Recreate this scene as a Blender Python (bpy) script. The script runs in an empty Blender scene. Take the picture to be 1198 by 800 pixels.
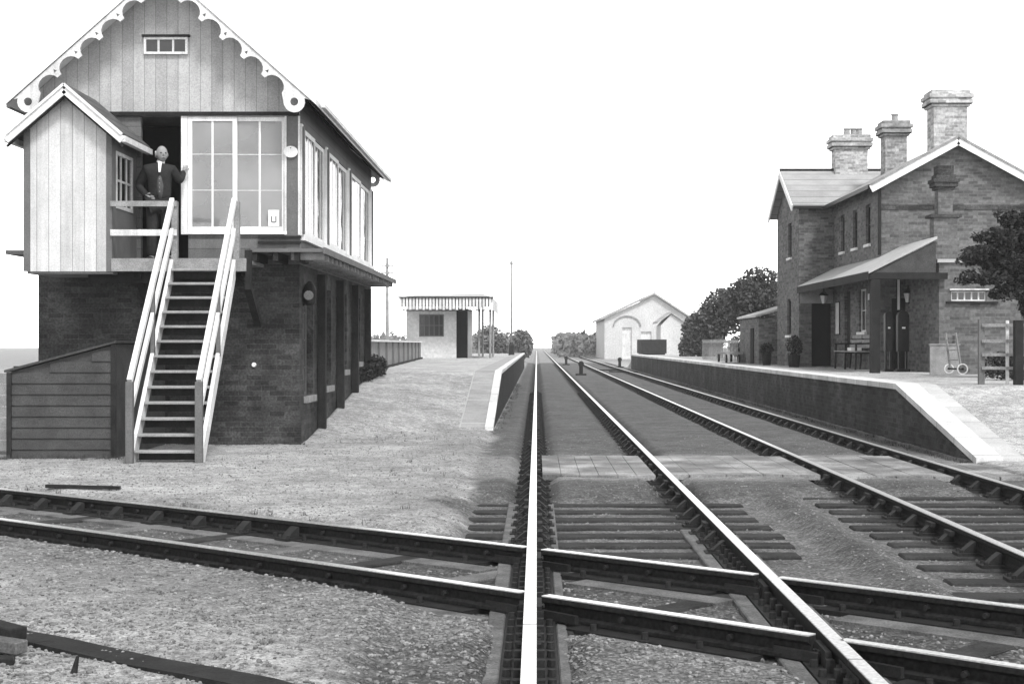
import bpy, bmesh, math, random
import numpy as np
from mathutils import Vector, Matrix, noise as mnoise
random.seed(7); rng = np.random.default_rng(7)
R = math.radians
S = bpy.context.scene
# ---------------------------------------------------------------- camera
EYE = 1.45; F = 1830.0
cd = bpy.data.cameras.new('camera'); cam = bpy.data.objects.new('camera', cd); S.collection.objects.link(cam)
cam.location = (0, 0, EYE); cam.rotation_euler = (R(90), 0, 0)
cd.sensor_width = 36; cd.lens = 36*F/1198; cd.shift_x = -29/1198; cd.shift_y = 2/1198
cd.clip_start = 0.1; cd.clip_end = 3000
S.camera = cam
# ---------------------------------------------------------------- sky, sun, exposure
SUN_EL, SUN_AZ = 52.0, 158.0      # azimuth clockwise from +Y (view direction): behind the camera, to the right
w = bpy.data.worlds.new('World'); S.world = w; w.use_nodes = True
nt = w.node_tree; bg = nt.nodes['Background']
sky = nt.nodes.new('ShaderNodeTexSky'); sky.sky_type = 'NISHITA'; sky.sun_disc = False
sky.sun_elevation = R(SUN_EL); sky.sun_rotation = R(SUN_AZ); sky.air_density = 1.2; sky.dust_density = 0.1; sky.ozone_density = 1.0
bw = nt.nodes.new('ShaderNodeRGBToBW')
nt.links.new(sky.outputs[0], bw.inputs[0]); nt.links.new(bw.outputs[0], bg.inputs[0]); bg.inputs[1].default_value = 0.15
sd = bpy.data.lights.new('sun', 'SUN'); so = bpy.data.objects.new('sun', sd); S.collection.objects.link(so)
sd.energy = 1.4; sd.angle = R(12); sd.color = (1, 1, 1)
a = R(SUN_AZ); e = R(SUN_EL)
sdir = Vector((math.sin(a)*math.cos(e), math.cos(a)*math.cos(e), math.sin(e)))
so.rotation_euler = sdir.to_track_quat('Z', 'Y').to_euler()
S.view_settings.view_transform = 'Standard'; S.view_settings.look = 'None'
S.view_settings.exposure = 1.5; S.view_settings.gamma = 1.0
S.render.engine = 'CYCLES'
S.cycles.volume_bounces = 4; S.cycles.max_bounces = 8

# ---------------------------------------------------------------- materials
MATS = {}
def nn(t, typ, **kw):
    n = t.nodes.new(typ)
    for k, v in kw.items(): setattr(n, k, v)
    return n
def math_(t, op, a, b=None, c=None, clamp=False):
    n = nn(t, 'ShaderNodeMath', operation=op, use_clamp=clamp)
    for i, v in enumerate((a, b, c)):
        if v is None: continue
        if isinstance(v, (int, float)): n.inputs[i].default_value = v
        else: t.links.new(v, n.inputs[i])
    return n.outputs[0]
def ramp01(t, v, lo, hi, a=0.0, b=1.0):
    n = nn(t, 'ShaderNodeMapRange'); n.clamp = True
    t.links.new(v, n.inputs[0])
    for i, x in enumerate((lo, hi, a, b)): n.inputs[i+1].default_value = x
    return n.outputs[0]
def mat(name, base, rough=0.85, var=0.25, scale=3.0, fine=40.0, finev=0.25, bump=0.0, bscale=60.0,
        groove=None, gw=0.03, gaxis='u', brick=None, metal=0.0, streak=0.0, spec=0.15, dirt=0.0, alpha=1.0):
    """neutral grey procedural surface: base value, large patches, fine mottling, optional board grooves or bricks"""
    if name in MATS: return MATS[name]
    m = bpy.data.materials.new(name); m.use_nodes = True; t = m.node_tree
    b = t.nodes['Principled BSDF']; MATS[name] = m
    geo = nn(t, 'ShaderNodeNewGeometry'); pos = geo.outputs['Position']
    sep = nn(t, 'ShaderNodeSeparateXYZ'); t.links.new(pos, sep.inputs[0])
    u = math_(t, 'ADD', sep.outputs[0], sep.outputs[1]); z = sep.outputs[2]
    def noi(s, det=4, vec=pos):
        n = nn(t, 'ShaderNodeTexNoise'); t.links.new(vec, n.inputs['Vector'])
        n.inputs['Scale'].default_value = s; n.inputs['Detail'].default_value = det; n.inputs['Roughness'].default_value = 0.6
        return n.outputs['Fac']
    n1 = ramp01(t, noi(scale), 0.3, 0.7, 1-var, 1+var)
    n2 = ramp01(t, noi(fine, 3), 0.3, 0.7, 1-finev, 1+finev)
    val = math_(t, 'MULTIPLY', math_(t, 'MULTIPLY', n1, n2), base)
    hgt = None
    if streak:
        mp = nn(t, 'ShaderNodeMapping'); t.links.new(pos, mp.inputs[0]); mp.inputs['Scale'].default_value = (14, 14, 0.7)
        val = math_(t, 'MULTIPLY', val, ramp01(t, noi(1.0, 4, mp.outputs[0]), 0.3, 0.7, 1-streak, 1+streak))
        val = math_(t, 'MULTIPLY', val, ramp01(t, noi(180, 2), 0.3, 0.7, 0.88, 1.12))
    if groove:
        c = u if gaxis == 'u' else (z if gaxis == 'z' else sep.outputs[0 if gaxis == 'x' else 1])
        q = math_(t, 'DIVIDE', c, groove); fr = math_(t, 'FRACT', q); fl = math_(t, 'FLOOR', q)
        d = math_(t, 'ABSOLUTE', math_(t, 'SUBTRACT', fr, 0.5))
        g = ramp01(t, d, 0.5-gw, 0.5-gw*0.4, 1.0, 0.55)
        wn = nn(t, 'ShaderNodeTexWhiteNoise', noise_dimensions='1D'); t.links.new(fl, wn.inputs['W'])
        val = math_(t, 'MULTIPLY', math_(t, 'MULTIPLY', val, g), ramp01(t, wn.outputs[0], 0, 1, 0.86, 1.12))
        hgt = g
    if brick:
        cmb = nn(t, 'ShaderNodeCombineXYZ'); t.links.new(u, cmb.inputs[0]); t.links.new(z, cmb.inputs[1])
        bt = nn(t, 'ShaderNodeTexBrick'); t.links.new(cmb.outputs[0], bt.inputs['Vector'])
        bt.inputs['Scale'].default_value = 1.0; bt.inputs['Brick Width'].default_value = 0.225; bt.inputs['Row Height'].default_value = 0.076
        bt.inputs['Mortar Size'].default_value = 0.007; bt.inputs['Mortar Smooth'].default_value = 0.2; bt.inputs['Bias'].default_value = 0
        bt.inputs['Color1'].default_value = (0.62,)*3+(1,); bt.inputs['Color2'].default_value = (1.35,)*3+(1,)
        bt.inputs['Mortar'].default_value = (brick,)*3+(1,)
        val = math_(t, 'MULTIPLY', val, bt.outputs['Color'])
        hgt = math_(t, 'SUBTRACT', 1.0, bt.outputs['Fac'])
    if dirt:
        val = math_(t, 'MULTIPLY', val, ramp01(t, noi(1.3, 6), 0.42, 0.62, 1-dirt, 1.0))
    t.links.new(val, b.inputs['Base Color'])
    b.inputs['Roughness'].default_value = rough; b.inputs['Metallic'].default_value = metal
    b.inputs['Specular IOR Level'].default_value = spec; b.inputs['Alpha'].default_value = alpha
    if bump or hgt is not None:
        h = noi(bscale, 5)
        if hgt is not None: h = math_(t, 'ADD', math_(t, 'MULTIPLY', h, 0.5), hgt)
        bn = nn(t, 'ShaderNodeBump'); bn.inputs['Strength'].default_value = 0.5; bn.inputs['Distance'].default_value = bump or 0.008
        t.links.new(h, bn.inputs['Height']); t.links.new(bn.outputs[0], b.inputs['Normal'])
    return m

M = {}
M['brick_dark'] = mat('sooty brickwork', 0.055, 0.9, 0.35, 1.6, 30, 0.45, 0.006, brick=1.2, dirt=0.45)
M['brick'] = mat('house brickwork', 0.115, 0.9, 0.12, 1.2, 14, 0.25, 0.004, brick=1.1, dirt=0.15)
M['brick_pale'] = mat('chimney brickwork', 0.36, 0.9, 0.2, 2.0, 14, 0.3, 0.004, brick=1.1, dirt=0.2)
M['brick_wall_right'] = mat('platform brickwork', 0.052, 0.95, 0.35, 1.0, 35, 0.4, 0.006, brick=1.25, dirt=0.35)
M['brick_black'] = mat('shade-black platform brickwork', 0.022, 0.95, 0.3, 1.0, 35, 0.4, 0.006, brick=1.2)  # shade on the left platform face put into the brick colour
M['stone'] = mat('limewashed coping stone', 0.66, 0.9, 0.12, 2.0, 50, 0.2, 0.004, groove=0.9, gw=0.02, gaxis='y', dirt=0.2)
M['stone_plain'] = mat('pale dressed stone', 0.6, 0.9, 0.1, 2.0, 50, 0.15, 0.004)
M['slab'] = mat('worn paving slab', 0.27, 0.9, 0.2, 2.0, 50, 0.25, 0.004)
M['gable_board'] = mat('painted gable boarding', 0.33, 0.75, 0.08, 2.5, 60, 0.2, groove=0.165, gw=0.035, gaxis='x', streak=0.05)
M['lobby_board'] = mat('pale painted boarding', 0.44, 0.75, 0.12, 2.5, 60, 0.16, groove=0.165, gw=0.045, gaxis='x', streak=0.12)
M['grey_board'] = mat('mid grey painted boarding', 0.12, 0.8, 0.15, 2.5, 60, 0.2, groove=0.15, gw=0.05, gaxis='z', streak=0.12)
M['grey_paint'] = mat('mid grey paint', 0.11, 0.7, 0.15, 3, 60, 0.2)
M['white'] = mat('white paint', 0.72, 0.6, 0.08, 4, 70, 0.15, streak=0.12, dirt=0.15)
M['white_worn'] = mat('worn white paint', 0.60, 0.7, 0.14, 4, 70, 0.22, streak=0.15, dirt=0.2)
M['roof_slate'] = mat('slate roofing', 0.30, 0.7, 0.15, 2, 50, 0.2, groove=0.2, gw=0.06, gaxis='z')
M['roof_pale'] = mat('weathered pale roofing', 0.62, 0.7, 0.1, 2, 50, 0.15)
M['roof_dark'] = mat('dark slate roofing', 0.09, 0.7, 0.3, 5, 50, 0.3, groove=0.14, gw=0.1, gaxis='z')
M['lead'] = mat('canopy sheeting', 0.34, 0.6, 0.1, 2, 50, 0.15)
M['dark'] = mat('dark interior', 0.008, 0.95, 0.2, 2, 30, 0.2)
M['black'] = mat('black painted iron', 0.014, 0.5, 0.25, 6, 60, 0.3)
M['cast_iron'] = mat('dull cast iron', 0.018, 0.7, 0.35, 12, 90, 0.35, 0.004, 90)
M['wood_dark'] = mat('creosoted timber', 0.018, 0.9, 0.35, 4, 60, 0.35, 0.005, 70, streak=0.2)
M['wood_bunker'] = mat('tarred lap boarding', 0.050, 0.9, 0.25, 4, 70, 0.4, 0.004, 90)
M['wood_grey'] = mat('weathered grey timber', 0.22, 0.9, 0.25, 5, 60, 0.3, 0.004, 70)
M['wood_pale'] = mat('foot worn planking', 0.27, 0.9, 0.4, 1.5, 50, 0.35, 0.004, 70, dirt=0.5)
M['sleeper'] = mat('oily sleeper timber', 0.028, 0.9, 0.4, 5, 50, 0.4, 0.006, 60)
M['baulk'] = mat('bleached baulk timber', 0.11, 0.9, 0.4, 5, 70, 0.4, 0.006, 80)
M['tread'] = mat('worn stair tread', 0.24, 0.85, 0.2, 5, 60, 0.25)
M['cloth'] = mat('black serge cloth', 0.022, 0.95, 0.3, 12, 90, 0.3)
M['cloth_grey'] = mat('charcoal waistcoat cloth', 0.07, 0.95, 0.3, 12, 90, 0.3)
M['skin'] = mat('skin', 0.24, 0.6, 0.08, 12, 90, 0.08)
M['hair'] = mat('white hair', 0.6, 0.8, 0.15, 30, 90, 0.2)
M['leaf'] = mat('dark foliage', 0.026, 0.7, 0.45, 2.5, 14, 0.6)
M['leaf_mid'] = mat('mid foliage', 0.06, 0.7, 0.45, 1.6, 9, 0.6)
M['leaf_far'] = mat('far foliage', 0.13, 0.8, 0.3, 0.6, 5, 0.5)  # leaf colour paled to stand in for distance haze
M['bark'] = mat('bark', 0.07, 0.95, 0.3, 6, 40, 0.3, 0.01, 30)
M['pot'] = mat('clay chimney pot', 0.25, 0.85, 0.2, 8, 50, 0.2)
M['stone_chip'] = mat('loose ballast stone', 0.17, 0.9, 0.65, 11, 60, 0.3)
M['far_wall'] = mat('pale far brickwork', 0.44, 0.9, 0.12, 0.6, 8, 0.2)  # walls lightened to paint in the fading with distance
M['far_roof'] = mat('pale far roof', 0.40, 0.8, 0.1, 0.6, 8, 0.15)
M['paper'] = mat('white paper', 0.75, 0.8, 0.05, 8, 90, 0.08)

def glass_mat(name, base, alpha, rough=0.06):
    m = bpy.data.materials.new(name); m.use_nodes = True; b = m.node_tree.nodes['Principled BSDF']
    b.inputs['Base Color'].default_value = (base,)*3+(1,); b.inputs['Roughness'].default_value = rough
    b.inputs['Alpha'].default_value = alpha; b.inputs['IOR'].default_value = 1.5
    t = m.node_tree; n = nn(t, 'ShaderNodeTexNoise'); n.inputs['Scale'].default_value = 1.7
    bn = nn(t, 'ShaderNodeBump'); bn.inputs['Strength'].default_value = 0.15; bn.inputs['Distance'].default_value = 0.02
    t.links.new(n.outputs[0], bn.inputs['Height']); t.links.new(bn.outputs[0], b.inputs['Normal'])
    return m
def clear_glass(name, veil, tone):
    m = bpy.data.materials.new(name); m.use_nodes = True; t = m.node_tree; t.nodes.clear()
    out = nn(t, 'ShaderNodeOutputMaterial'); tr = nn(t, 'ShaderNodeBsdfTransparent'); tr.inputs[0].default_value = (0.9, 0.9, 0.9, 1)
    df = nn(t, 'ShaderNodeBsdfDiffuse'); df.inputs[0].default_value = (tone,)*3+(1,)
    gl = nn(t, 'ShaderNodeBsdfAnisotropic'); gl.inputs['Roughness'].default_value = 0.04
    n = nn(t, 'ShaderNodeTexNoise'); n.inputs['Scale'].default_value = 2.2; n.inputs['Detail'].default_value = 2
    geo = nn(t, 'ShaderNodeNewGeometry'); t.links.new(geo.outputs['Position'], n.inputs['Vector'])
    bn = nn(t, 'ShaderNodeBump'); bn.inputs['Strength'].default_value = 0.25; bn.inputs['Distance'].default_value = 0.02; t.links.new(n.outputs[0], bn.inputs['Height']); t.links.new(bn.outputs[0], gl.inputs['Normal'])
    n2 = nn(t, 'ShaderNodeTexNoise'); n2.inputs['Scale'].default_value = 1.1; n2.inputs['Detail'].default_value = 5; t.links.new(geo.outputs['Position'], n2.inputs['Vector'])
    m1 = nn(t, 'ShaderNodeMixShader'); t.links.new(ramp01(t, n2.outputs[0], 0.3, 0.7, veil-0.15, veil+0.15), m1.inputs[0]); t.links.new(tr.outputs[0], m1.inputs[1]); t.links.new(df.outputs[0], m1.inputs[2])
    fr = nn(t, 'ShaderNodeFresnel'); fr.inputs[0].default_value = 1.5
    m2 = nn(t, 'ShaderNodeMixShader'); t.links.new(fr.outputs[0], m2.inputs[0]); t.links.new(m1.outputs[0], m2.inputs[1]); t.links.new(gl.outputs[0], m2.inputs[2]); t.links.new(m2.outputs[0], out.inputs[0])
    return m
M['glass'] = clear_glass('greyed window glass', 0.52, 0.34)  # panes greyed by a patchy diffuse mix
M['glass_side'] = clear_glass('side window glass', 0.42, 0.16)
M['room'] = mat('pale limewashed room boards', 0.30, 0.9, 0.2, 2, 30, 0.2)
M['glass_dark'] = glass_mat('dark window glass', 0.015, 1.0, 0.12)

def rail_mat():
    m = bpy.data.materials.new('rail steel'); m.use_nodes = True; t = m.node_tree; b = t.nodes['Principled BSDF']
    geo = nn(t, 'ShaderNodeNewGeometry'); sep = nn(t, 'ShaderNodeSeparateXYZ'); t.links.new(geo.outputs['Position'], sep.inputs[0])
    k = ramp01(t, sep.outputs[2], -0.008, -0.003)
    n = nn(t, 'ShaderNodeTexNoise'); t.links.new(geo.outputs['Position'], n.inputs['Vector']); n.inputs['Scale'].default_value = 40; n.inputs['Detail'].default_value = 5
    rust = ramp01(t, n.outputs[0], 0.3, 0.7, 0.005, 0.022)
    mx = nn(t, 'ShaderNodeMix', data_type='FLOAT'); t.links.new(k, mx.inputs[0]); t.links.new(rust, mx.inputs[2]); t.links.new(ramp01(t, n.outputs[0], 0.35, 0.75, 0.9, 0.5), mx.inputs[3])
    t.links.new(mx.outputs[0], b.inputs['Base Color'])
    t.links.new(ramp01(t, k, 0, 1, 0.12, 0.5), b.inputs['Specular IOR Level']); t.links.new(ramp01(t, k, 0, 1, 0.0, 0.9), b.inputs['Metallic']); t.links.new(ramp01(t, k, 0, 1, 0.85, 0.32), b.inputs['Roughness'])
    return m
M['rail'] = rail_mat()

def ground_mat():
    m = bpy.data.materials.new('gravel ground'); m.use_nodes = True; t = m.node_tree; b = t.nodes['Principled BSDF']
    geo = nn(t, 'ShaderNodeNewGeometry'); pos = geo.outputs['Position']
    at = nn(t, 'ShaderNodeAttribute', attribute_name='tone')
    at2 = nn(t, 'ShaderNodeAttribute', attribute_name='coarse')
    def noi(s, det=5, r=0.6):
        n = nn(t, 'ShaderNodeTexNoise'); t.links.new(pos, n.inputs['Vector']); n.inputs['Scale'].default_value = s
        n.inputs['Detail'].default_value = det; n.inputs['Roughness'].default_value = r; return n.outputs['Fac']
    vo = nn(t, 'ShaderNodeTexVoronoi'); t.links.new(pos, vo.inputs['Vector']); vo.inputs['Scale'].default_value = 38
    vsep = nn(t, 'ShaderNodeSeparateXYZ'); t.links.new(vo.outputs['Color'], vsep.inputs[0])
    vf = nn(t, 'ShaderNodeTexVoronoi'); t.links.new(pos, vf.inputs['Vector']); vf.inputs['Scale'].default_value = 75
    vfs = nn(t, 'ShaderNodeSeparateXYZ'); t.links.new(vf.outputs['Color'], vfs.inputs[0])
    st = ramp01(t, vsep.outputs[0], 0, 1, 0.55, 1.5)
    cr = math_(t, 'MULTIPLY', st, ramp01(t, vo.outputs['Distance'], 0.25, 0.75, 1.1, 0.45))
    fi = ramp01(t, vfs.outputs[0], 0, 1, 0.55, 1.45)
    mx = nn(t, 'ShaderNodeMix', data_type='FLOAT'); t.links.new(at2.outputs['Fac'], mx.inputs[0]); t.links.new(fi, mx.inputs[2]); t.links.new(cr, mx.inputs[3])
    v = math_(t, 'MULTIPLY', at.outputs['Fac'], mx.outputs[0])
    v = math_(t, 'MULTIPLY', v, ramp01(t, noi(1.1, 7, 0.65), 0.3, 0.7, 0.72, 1.26))
    v = math_(t, 'MULTIPLY', v, ramp01(t, noi(7, 9, 0.8), 0.36, 0.64, 0.62, 1.38))
    v = math_(t, 'MULTIPLY', v, ramp01(t, noi(120, 2, 0.7), 0.3, 0.7, 0.72, 1.28))
    t.links.new(v, b.inputs['Base Color']); b.inputs['Roughness'].default_value = 0.95; b.inputs['Specular IOR Level'].default_value = 0.2
    h = math_(t, 'ADD', math_(t, 'MULTIPLY', vo.outputs['Distance'], math_(t, 'MULTIPLY', at2.outputs['Fac'], -0.7)), noi(50, 5, 0.75))
    h = math_(t, 'ADD', h, math_(t, 'MULTIPLY', vf.outputs['Distance'], -0.35))
    bn = nn(t, 'ShaderNodeBump'); bn.inputs['Strength'].default_value = 0.75; bn.inputs['Distance'].default_value = 0.022
    t.links.new(h, bn.inputs['Height']); t.links.new(bn.outputs[0], b.inputs['Normal'])
    return m
M['ground'] = ground_mat()

# ---------------------------------------------------------------- object helpers
COL = S.collection
def tag(o, label=None, cat=None, group=None, kind=None):
    if label: o['label'] = label
    if cat: o['category'] = cat
    if group: o['group'] = group
    if kind: o['kind'] = kind
    return o
def wloc(o):
    v = Vector(o.location)
    while o.parent: o = o.parent; v += Vector(o.location)
    return v
def empty(name, loc, label, cat, group=None):
    o = bpy.data.objects.new(name, None); COL.objects.link(o); o.location = loc; o.empty_display_size = 0.2
    return tag(o, label, cat, group)
def link_mesh(name, me, m, parent=None, origin=None, smooth=False):
    if m: me.materials.append(m)
    o = bpy.data.objects.new(name, me); COL.objects.link(o)
    if parent is not None:
        off = wloc(parent); o.parent = parent
    else:
        if origin is None:
            co = np.empty(len(me.vertices)*3); me.vertices.foreach_get('co', co); co = co.reshape(-1, 3)
            mn, mx = co.min(0), co.max(0); origin = ((mn[0]+mx[0])/2, (mn[1]+mx[1])/2, mn[2])
        off = Vector(origin); o.location = off
    me.transform(Matrix.Translation(-off))
    if smooth: me.polygons.foreach_set('use_smooth', [True]*len(me.polygons))
    me.update(); return o
class MB:
    def __init__(s): s.v = []; s.f = []
    def add(s, vs, fs):
        n = len(s.v); s.v += [tuple(p) for p in vs]; s.f += [tuple(i+n for i in f) for f in fs]; return s
    def box(s, x0, x1, y0, y1, z0, z1):
        return s.add([(x0,y0,z0),(x1,y0,z0),(x1,y1,z0),(x0,y1,z0),(x0,y0,z1),(x1,y0,z1),(x1,y1,z1),(x0,y1,z1)],
                     [(0,3,2,1),(4,5,6,7),(0,1,5,4),(1,2,6,5),(2,3,7,6),(3,0,4,7)])
    def bar(s, p, q, w, h, up=(0,0,1)):
        p = Vector(p); q = Vector(q); d = (q-p).normalized(); u = Vector(up)
        sd = d.cross(u)
        if sd.length < 1e-4: sd = d.cross(Vector((0,1,0)))
        sd.normalize(); u = sd.cross(d).normalized()
        vs = [b + sd*(w/2*i) + u*(h/2*j) for b in (p, q) for i, j in ((-1,-1),(1,-1),(1,1),(-1,1))]
        return s.add(vs, [(0,3,2,1),(4,5,6,7),(0,1,5,4),(1,2,6,5),(2,3,7,6),(3,0,4,7)][:0] or [(0,1,2,3),(7,6,5,4),(0,4,5,1),(1,5,6,2),(2,6,7,3),(3,7,4,0)])
    def tube(s, p, q, r0, r1=None, n=12, cap=True):
        r1 = r0 if r1 is None else r1
        p = Vector(p); q = Vector(q); d = (q-p).normalized()
        a = d.orthogonal().normalized(); b = d.cross(a)
        vs = []
        for c, r in ((p, r0), (q, r1)):
            for i in range(n): t = 2*math.pi*i/n; vs.append(c + a*(r*math.cos(t)) + b*(r*math.sin(t)))
        fs = [(i, (i+1) % n, n+(i+1) % n, n+i) for i in range(n)]
        if cap: fs += [tuple(reversed(range(n))), tuple(range(n, 2*n))]
        return s.add(vs, fs)
    def prism(s, poly, axis, c0, c1):
        """poly in the two other axes, extruded along axis from c0 to c1"""
        def mk(a, b, c): return {'x': (c, a, b), 'y': (a, c, b), 'z': (a, b, c)}[axis]
        n = len(poly)
        vs = [mk(a, b, c0) for a, b in poly] + [mk(a, b, c1) for a, b in poly]
        return s.add(vs, [tuple(range(n)), tuple(reversed(range(n, 2*n)))] + [(i, n+i, n+(i+1) % n, (i+1) % n) for i in range(n)])
    def lathe(s, prof, cx, cy, n=14):
        base = len(s.v)
        for r, z in prof:
            for i in range(n): t = 2*math.pi*i/n; s.v.append((cx+r*math.cos(t), cy+r*math.sin(t), z))
        for k in range(len(prof)-1):
            for i in range(n):
                s.f.append((base+k*n+i, base+k*n+(i+1) % n, base+(k+1)*n+(i+1) % n, base+(k+1)*n+i))
        s.f.append(tuple(base+i for i in reversed(range(n)))); s.f.append(tuple(base+(len(prof)-1)*n+i for i in range(n)))
        return s
    def ball(s, c, rx, ry=None, rz=None, n=10, m=7):
        ry = ry or rx; rz = rz or rx; base = len(s.v)
        s.v.append((c[0], c[1], c[2]+rz))
        for j in range(1, m):
            p = math.pi*j/m
            for i in range(n):
                t = 2*math.pi*i/n; s.v.append((c[0]+rx*math.sin(p)*math.cos(t), c[1]+ry*math.sin(p)*math.sin(t), c[2]+rz*math.cos(p)))
        s.v.append((c[0], c[1], c[2]-rz)); last = len(s.v)-1
        for i in range(n):
            s.f.append((base, base+1+i, base+1+(i+1) % n)); s.f.append((last, base+1+(m-2)*n+(i+1) % n, base+1+(m-2)*n+i))
            for j in range(m-2):
                q = base+1+j*n; s.f.append((q+i, q+n+i, q+n+(i+1) % n, q+(i+1) % n))
        return s
    def wall(s, axis, c0, c1, u0, u1, z0, z1, holes=()):
        """wall slab lying across axis ('y': faces y, runs along x) with rectangular holes (u0,u1,z0,z1)"""
        us = sorted({u0, u1, *[h[0] for h in holes], *[h[1] for h in holes]}); zs = sorted({z0, z1, *[h[2] for h in holes], *[h[3] for h in holes]})
        for i in range(len(us)-1):
            for j in range(len(zs)-1):
                um, zm = (us[i]+us[i+1])/2, (zs[j]+zs[j+1])/2
                if any(h[0] < um < h[1] and h[2] < zm < h[3] for h in holes): continue
                if axis == 'y': s.box(us[i], us[i+1], c0, c1, zs[j], zs[j+1])
                else: s.box(c0, c1, us[i], us[i+1], zs[j], zs[j+1])
        return s
    def build(s, name, m, parent=None, smooth=False, origin=None, bevel=0):
        me = bpy.data.meshes.new(name); me.from_pydata(s.v, [], s.f); me.update()
        bm = bmesh.new(); bm.from_mesh(me); bmesh.ops.recalc_face_normals(bm, faces=bm.faces)
        if bevel: bmesh.ops.bevel(bm, geom=bm.edges[:], offset=bevel, segments=1, affect='EDGES')
        bm.to_mesh(me); bm.free()
        o = link_mesh(name, me, m, parent, origin)
        if smooth:
            for p in me.polygons: p.use_smooth = True
            try: me.set_sharp_from_angle(angle=R(40))
            except Exception: pass
        return o
def curve_board(name, loops, depth, m, parent, place):
    """flat fretwork board from closed 2D loops (inner loops are holes); place(u, v, d) gives world points"""
    cu = bpy.data.curves.new(name, 'CURVE'); cu.dimensions = '2D'; cu.fill_mode = 'BOTH'; cu.extrude = depth/2
    for lp in loops:
        sp = cu.splines.new('POLY'); sp.points.add(len(lp)-1); sp.use_cyclic_u = True
        for p, (x, y) in zip(sp.points, lp): p.co = (x, y, 0, 1)
    co = bpy.data.objects.new('tmp', cu); COL.objects.link(co)
    dg = bpy.context.evaluated_depsgraph_get(); me = bpy.data.meshes.new_from_object(co.evaluated_get(dg))
    bpy.data.objects.remove(co); bpy.data.curves.remove(cu); me.name = name; me.materials.clear()
    for v in me.vertices: v.co = place(v.co.x, v.co.y, v.co.z)
    return link_mesh(name, me, m, parent)
def skin(joints, edges, radii, root, sub=1):
    me = bpy.data.meshes.new('s'); me.from_pydata(joints, edges, []); me.update()
    o = bpy.data.objects.new('s', me); COL.objects.link(o)
    o.modifiers.new('k', 'SKIN')
    for i, r in enumerate(radii):
        sv = me.skin_vertices[0].data[i]; sv.radius = r if isinstance(r, tuple) else (r, r); sv.use_root = (i == root)
    if sub: md = o.modifiers.new('b', 'SUBSURF'); md.levels = sub; md.render_levels = sub
    dg = bpy.context.evaluated_depsgraph_get(); r = bpy.data.meshes.new_from_object(o.evaluated_get(dg))
    out = ([tuple(v.co) for v in r.vertices], [tuple(p.vertices) for p in r.polygons])
    bpy.data.objects.remove(o); return out

# window: thing-part "window" (its frame) > pane, sill.  axis 'y' faces the camera, 'x' faces across the line
def window(parent, axis, c, u0, u1, z0, z1, nu=2, nz=2, fw=0.05, bw_=0.025, dirn=-1, fmat=None, gmat=None, sill=None, name='window', depth=0.05, groovez=None):
    f = MB(); g = MB(); fmat = fmat or M['white']; gmat = gmat or M['glass_dark']
    c0, c1 = c, c+dirn*depth
    lo, hi = min(c0, c1), max(c0, c1)
    def bx(b, a0, a1, b0, b1, l=lo, h=hi):
        if axis == 'y': b.box(a0, a1, l, h, b0, b1)
        else: b.box(l, h, a0, a1, b0, b1)
    bx(f, u0, u1, z0, z0+fw); bx(f, u0, u1, z1-fw, z1); bx(f, u0, u0+fw, z0+fw, z1-fw); bx(f, u1-fw, u1, z0+fw, z1-fw)
    l2, h2 = lo+0.012, hi-0.012
    for i in range(1, nu):
        x = u0+(u1-u0)*i/nu; bx(f, x-bw_/2, x+bw_/2, z0+fw, z1-fw, l2, h2)
    hb = bw_/2 if isinstance(nz, int) else 0.004
    if isinstance(nz, int): zz = [z0+(z1-z0)*i/nz for i in range(1, nz)]
    else: zz = nz
    l3, h3 = lo+0.016, hi-0.016
    for x in zz: bx(f, u0+fw, u1-fw, x-hb, x+hb, l3, h3)
    fo = f.build(name, fmat, parent)
    mid = (lo+hi)/2
    bx(g, u0+fw*0.6, u1-fw*0.6, z0+fw*0.6, z1-fw*0.6, mid-0.003, mid+0.003); g.build('pane', gmat, fo)
    if sill:
        sb = MB(); s0 = min(c, c+dirn*(depth+sill)); s1 = max(c, c+dirn*(depth+sill))
        if dirn > 0: s0, s1 = c-0.12, c+depth
        bx(sb, u0-0.05, u1+0.05, z0-0.07, z0-0.002, s0, s1); sb.build('sill', M['stone_plain'], fo)
    return fo

# ---------------------------------------------------------------- layout of the lines
RX = [-0.036, 1.469, 3.36, 4.865]                      # rail centres of the two straight lines
def ccy(x): return 10.18-0.905*(x+0.08)-0.009*(x+0.08)**2
def cpt(x, off):                                          # point on the crossing line, off metres to its far side
    s = -0.905-0.018*(x+0.08); L = math.hypot(1, s); return (x+off*(-s)/L, ccy(x)+off/L)
CX = np.linspace(-14, 9, 400); CYc = ccy(CX)
def sstep(a, b, x):
    t = np.clip((x-a)/(b-a), 0, 1); return t*t*(3-2*t)
def cdist(x, y):                                          # signed distance from crossing centreline
    s = -0.905-0.018*(x+0.08); return (y-ccy(x))/np.sqrt(1+s*s)
PLH_L, PLH_R = 0.86, 0.82
EDGE_L, EDGE_R = -0.755, 5.52
def vnoise(x, y, sc, seed=0):                             # cheap value noise
    X = x*sc+seed*17.3; Y = y*sc+seed*5.1; xi = np.floor(X).astype(int); yi = np.floor(Y).astype(int); fx = X-xi; fy = Y-yi
    def h(i, j): return np.modf(np.abs(np.sin(i*127.1+j*311.7)*43758.5453))[0]
    fx = fx*fx*(3-2*fx); fy = fy*fy*(3-2*fy)
    return (h(xi, yi)*(1-fx)+h(xi+1, yi)*fx)*(1-fy)+(h(xi, yi+1)*(1-fx)+h(xi+1, yi+1)*fx)*fy
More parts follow.
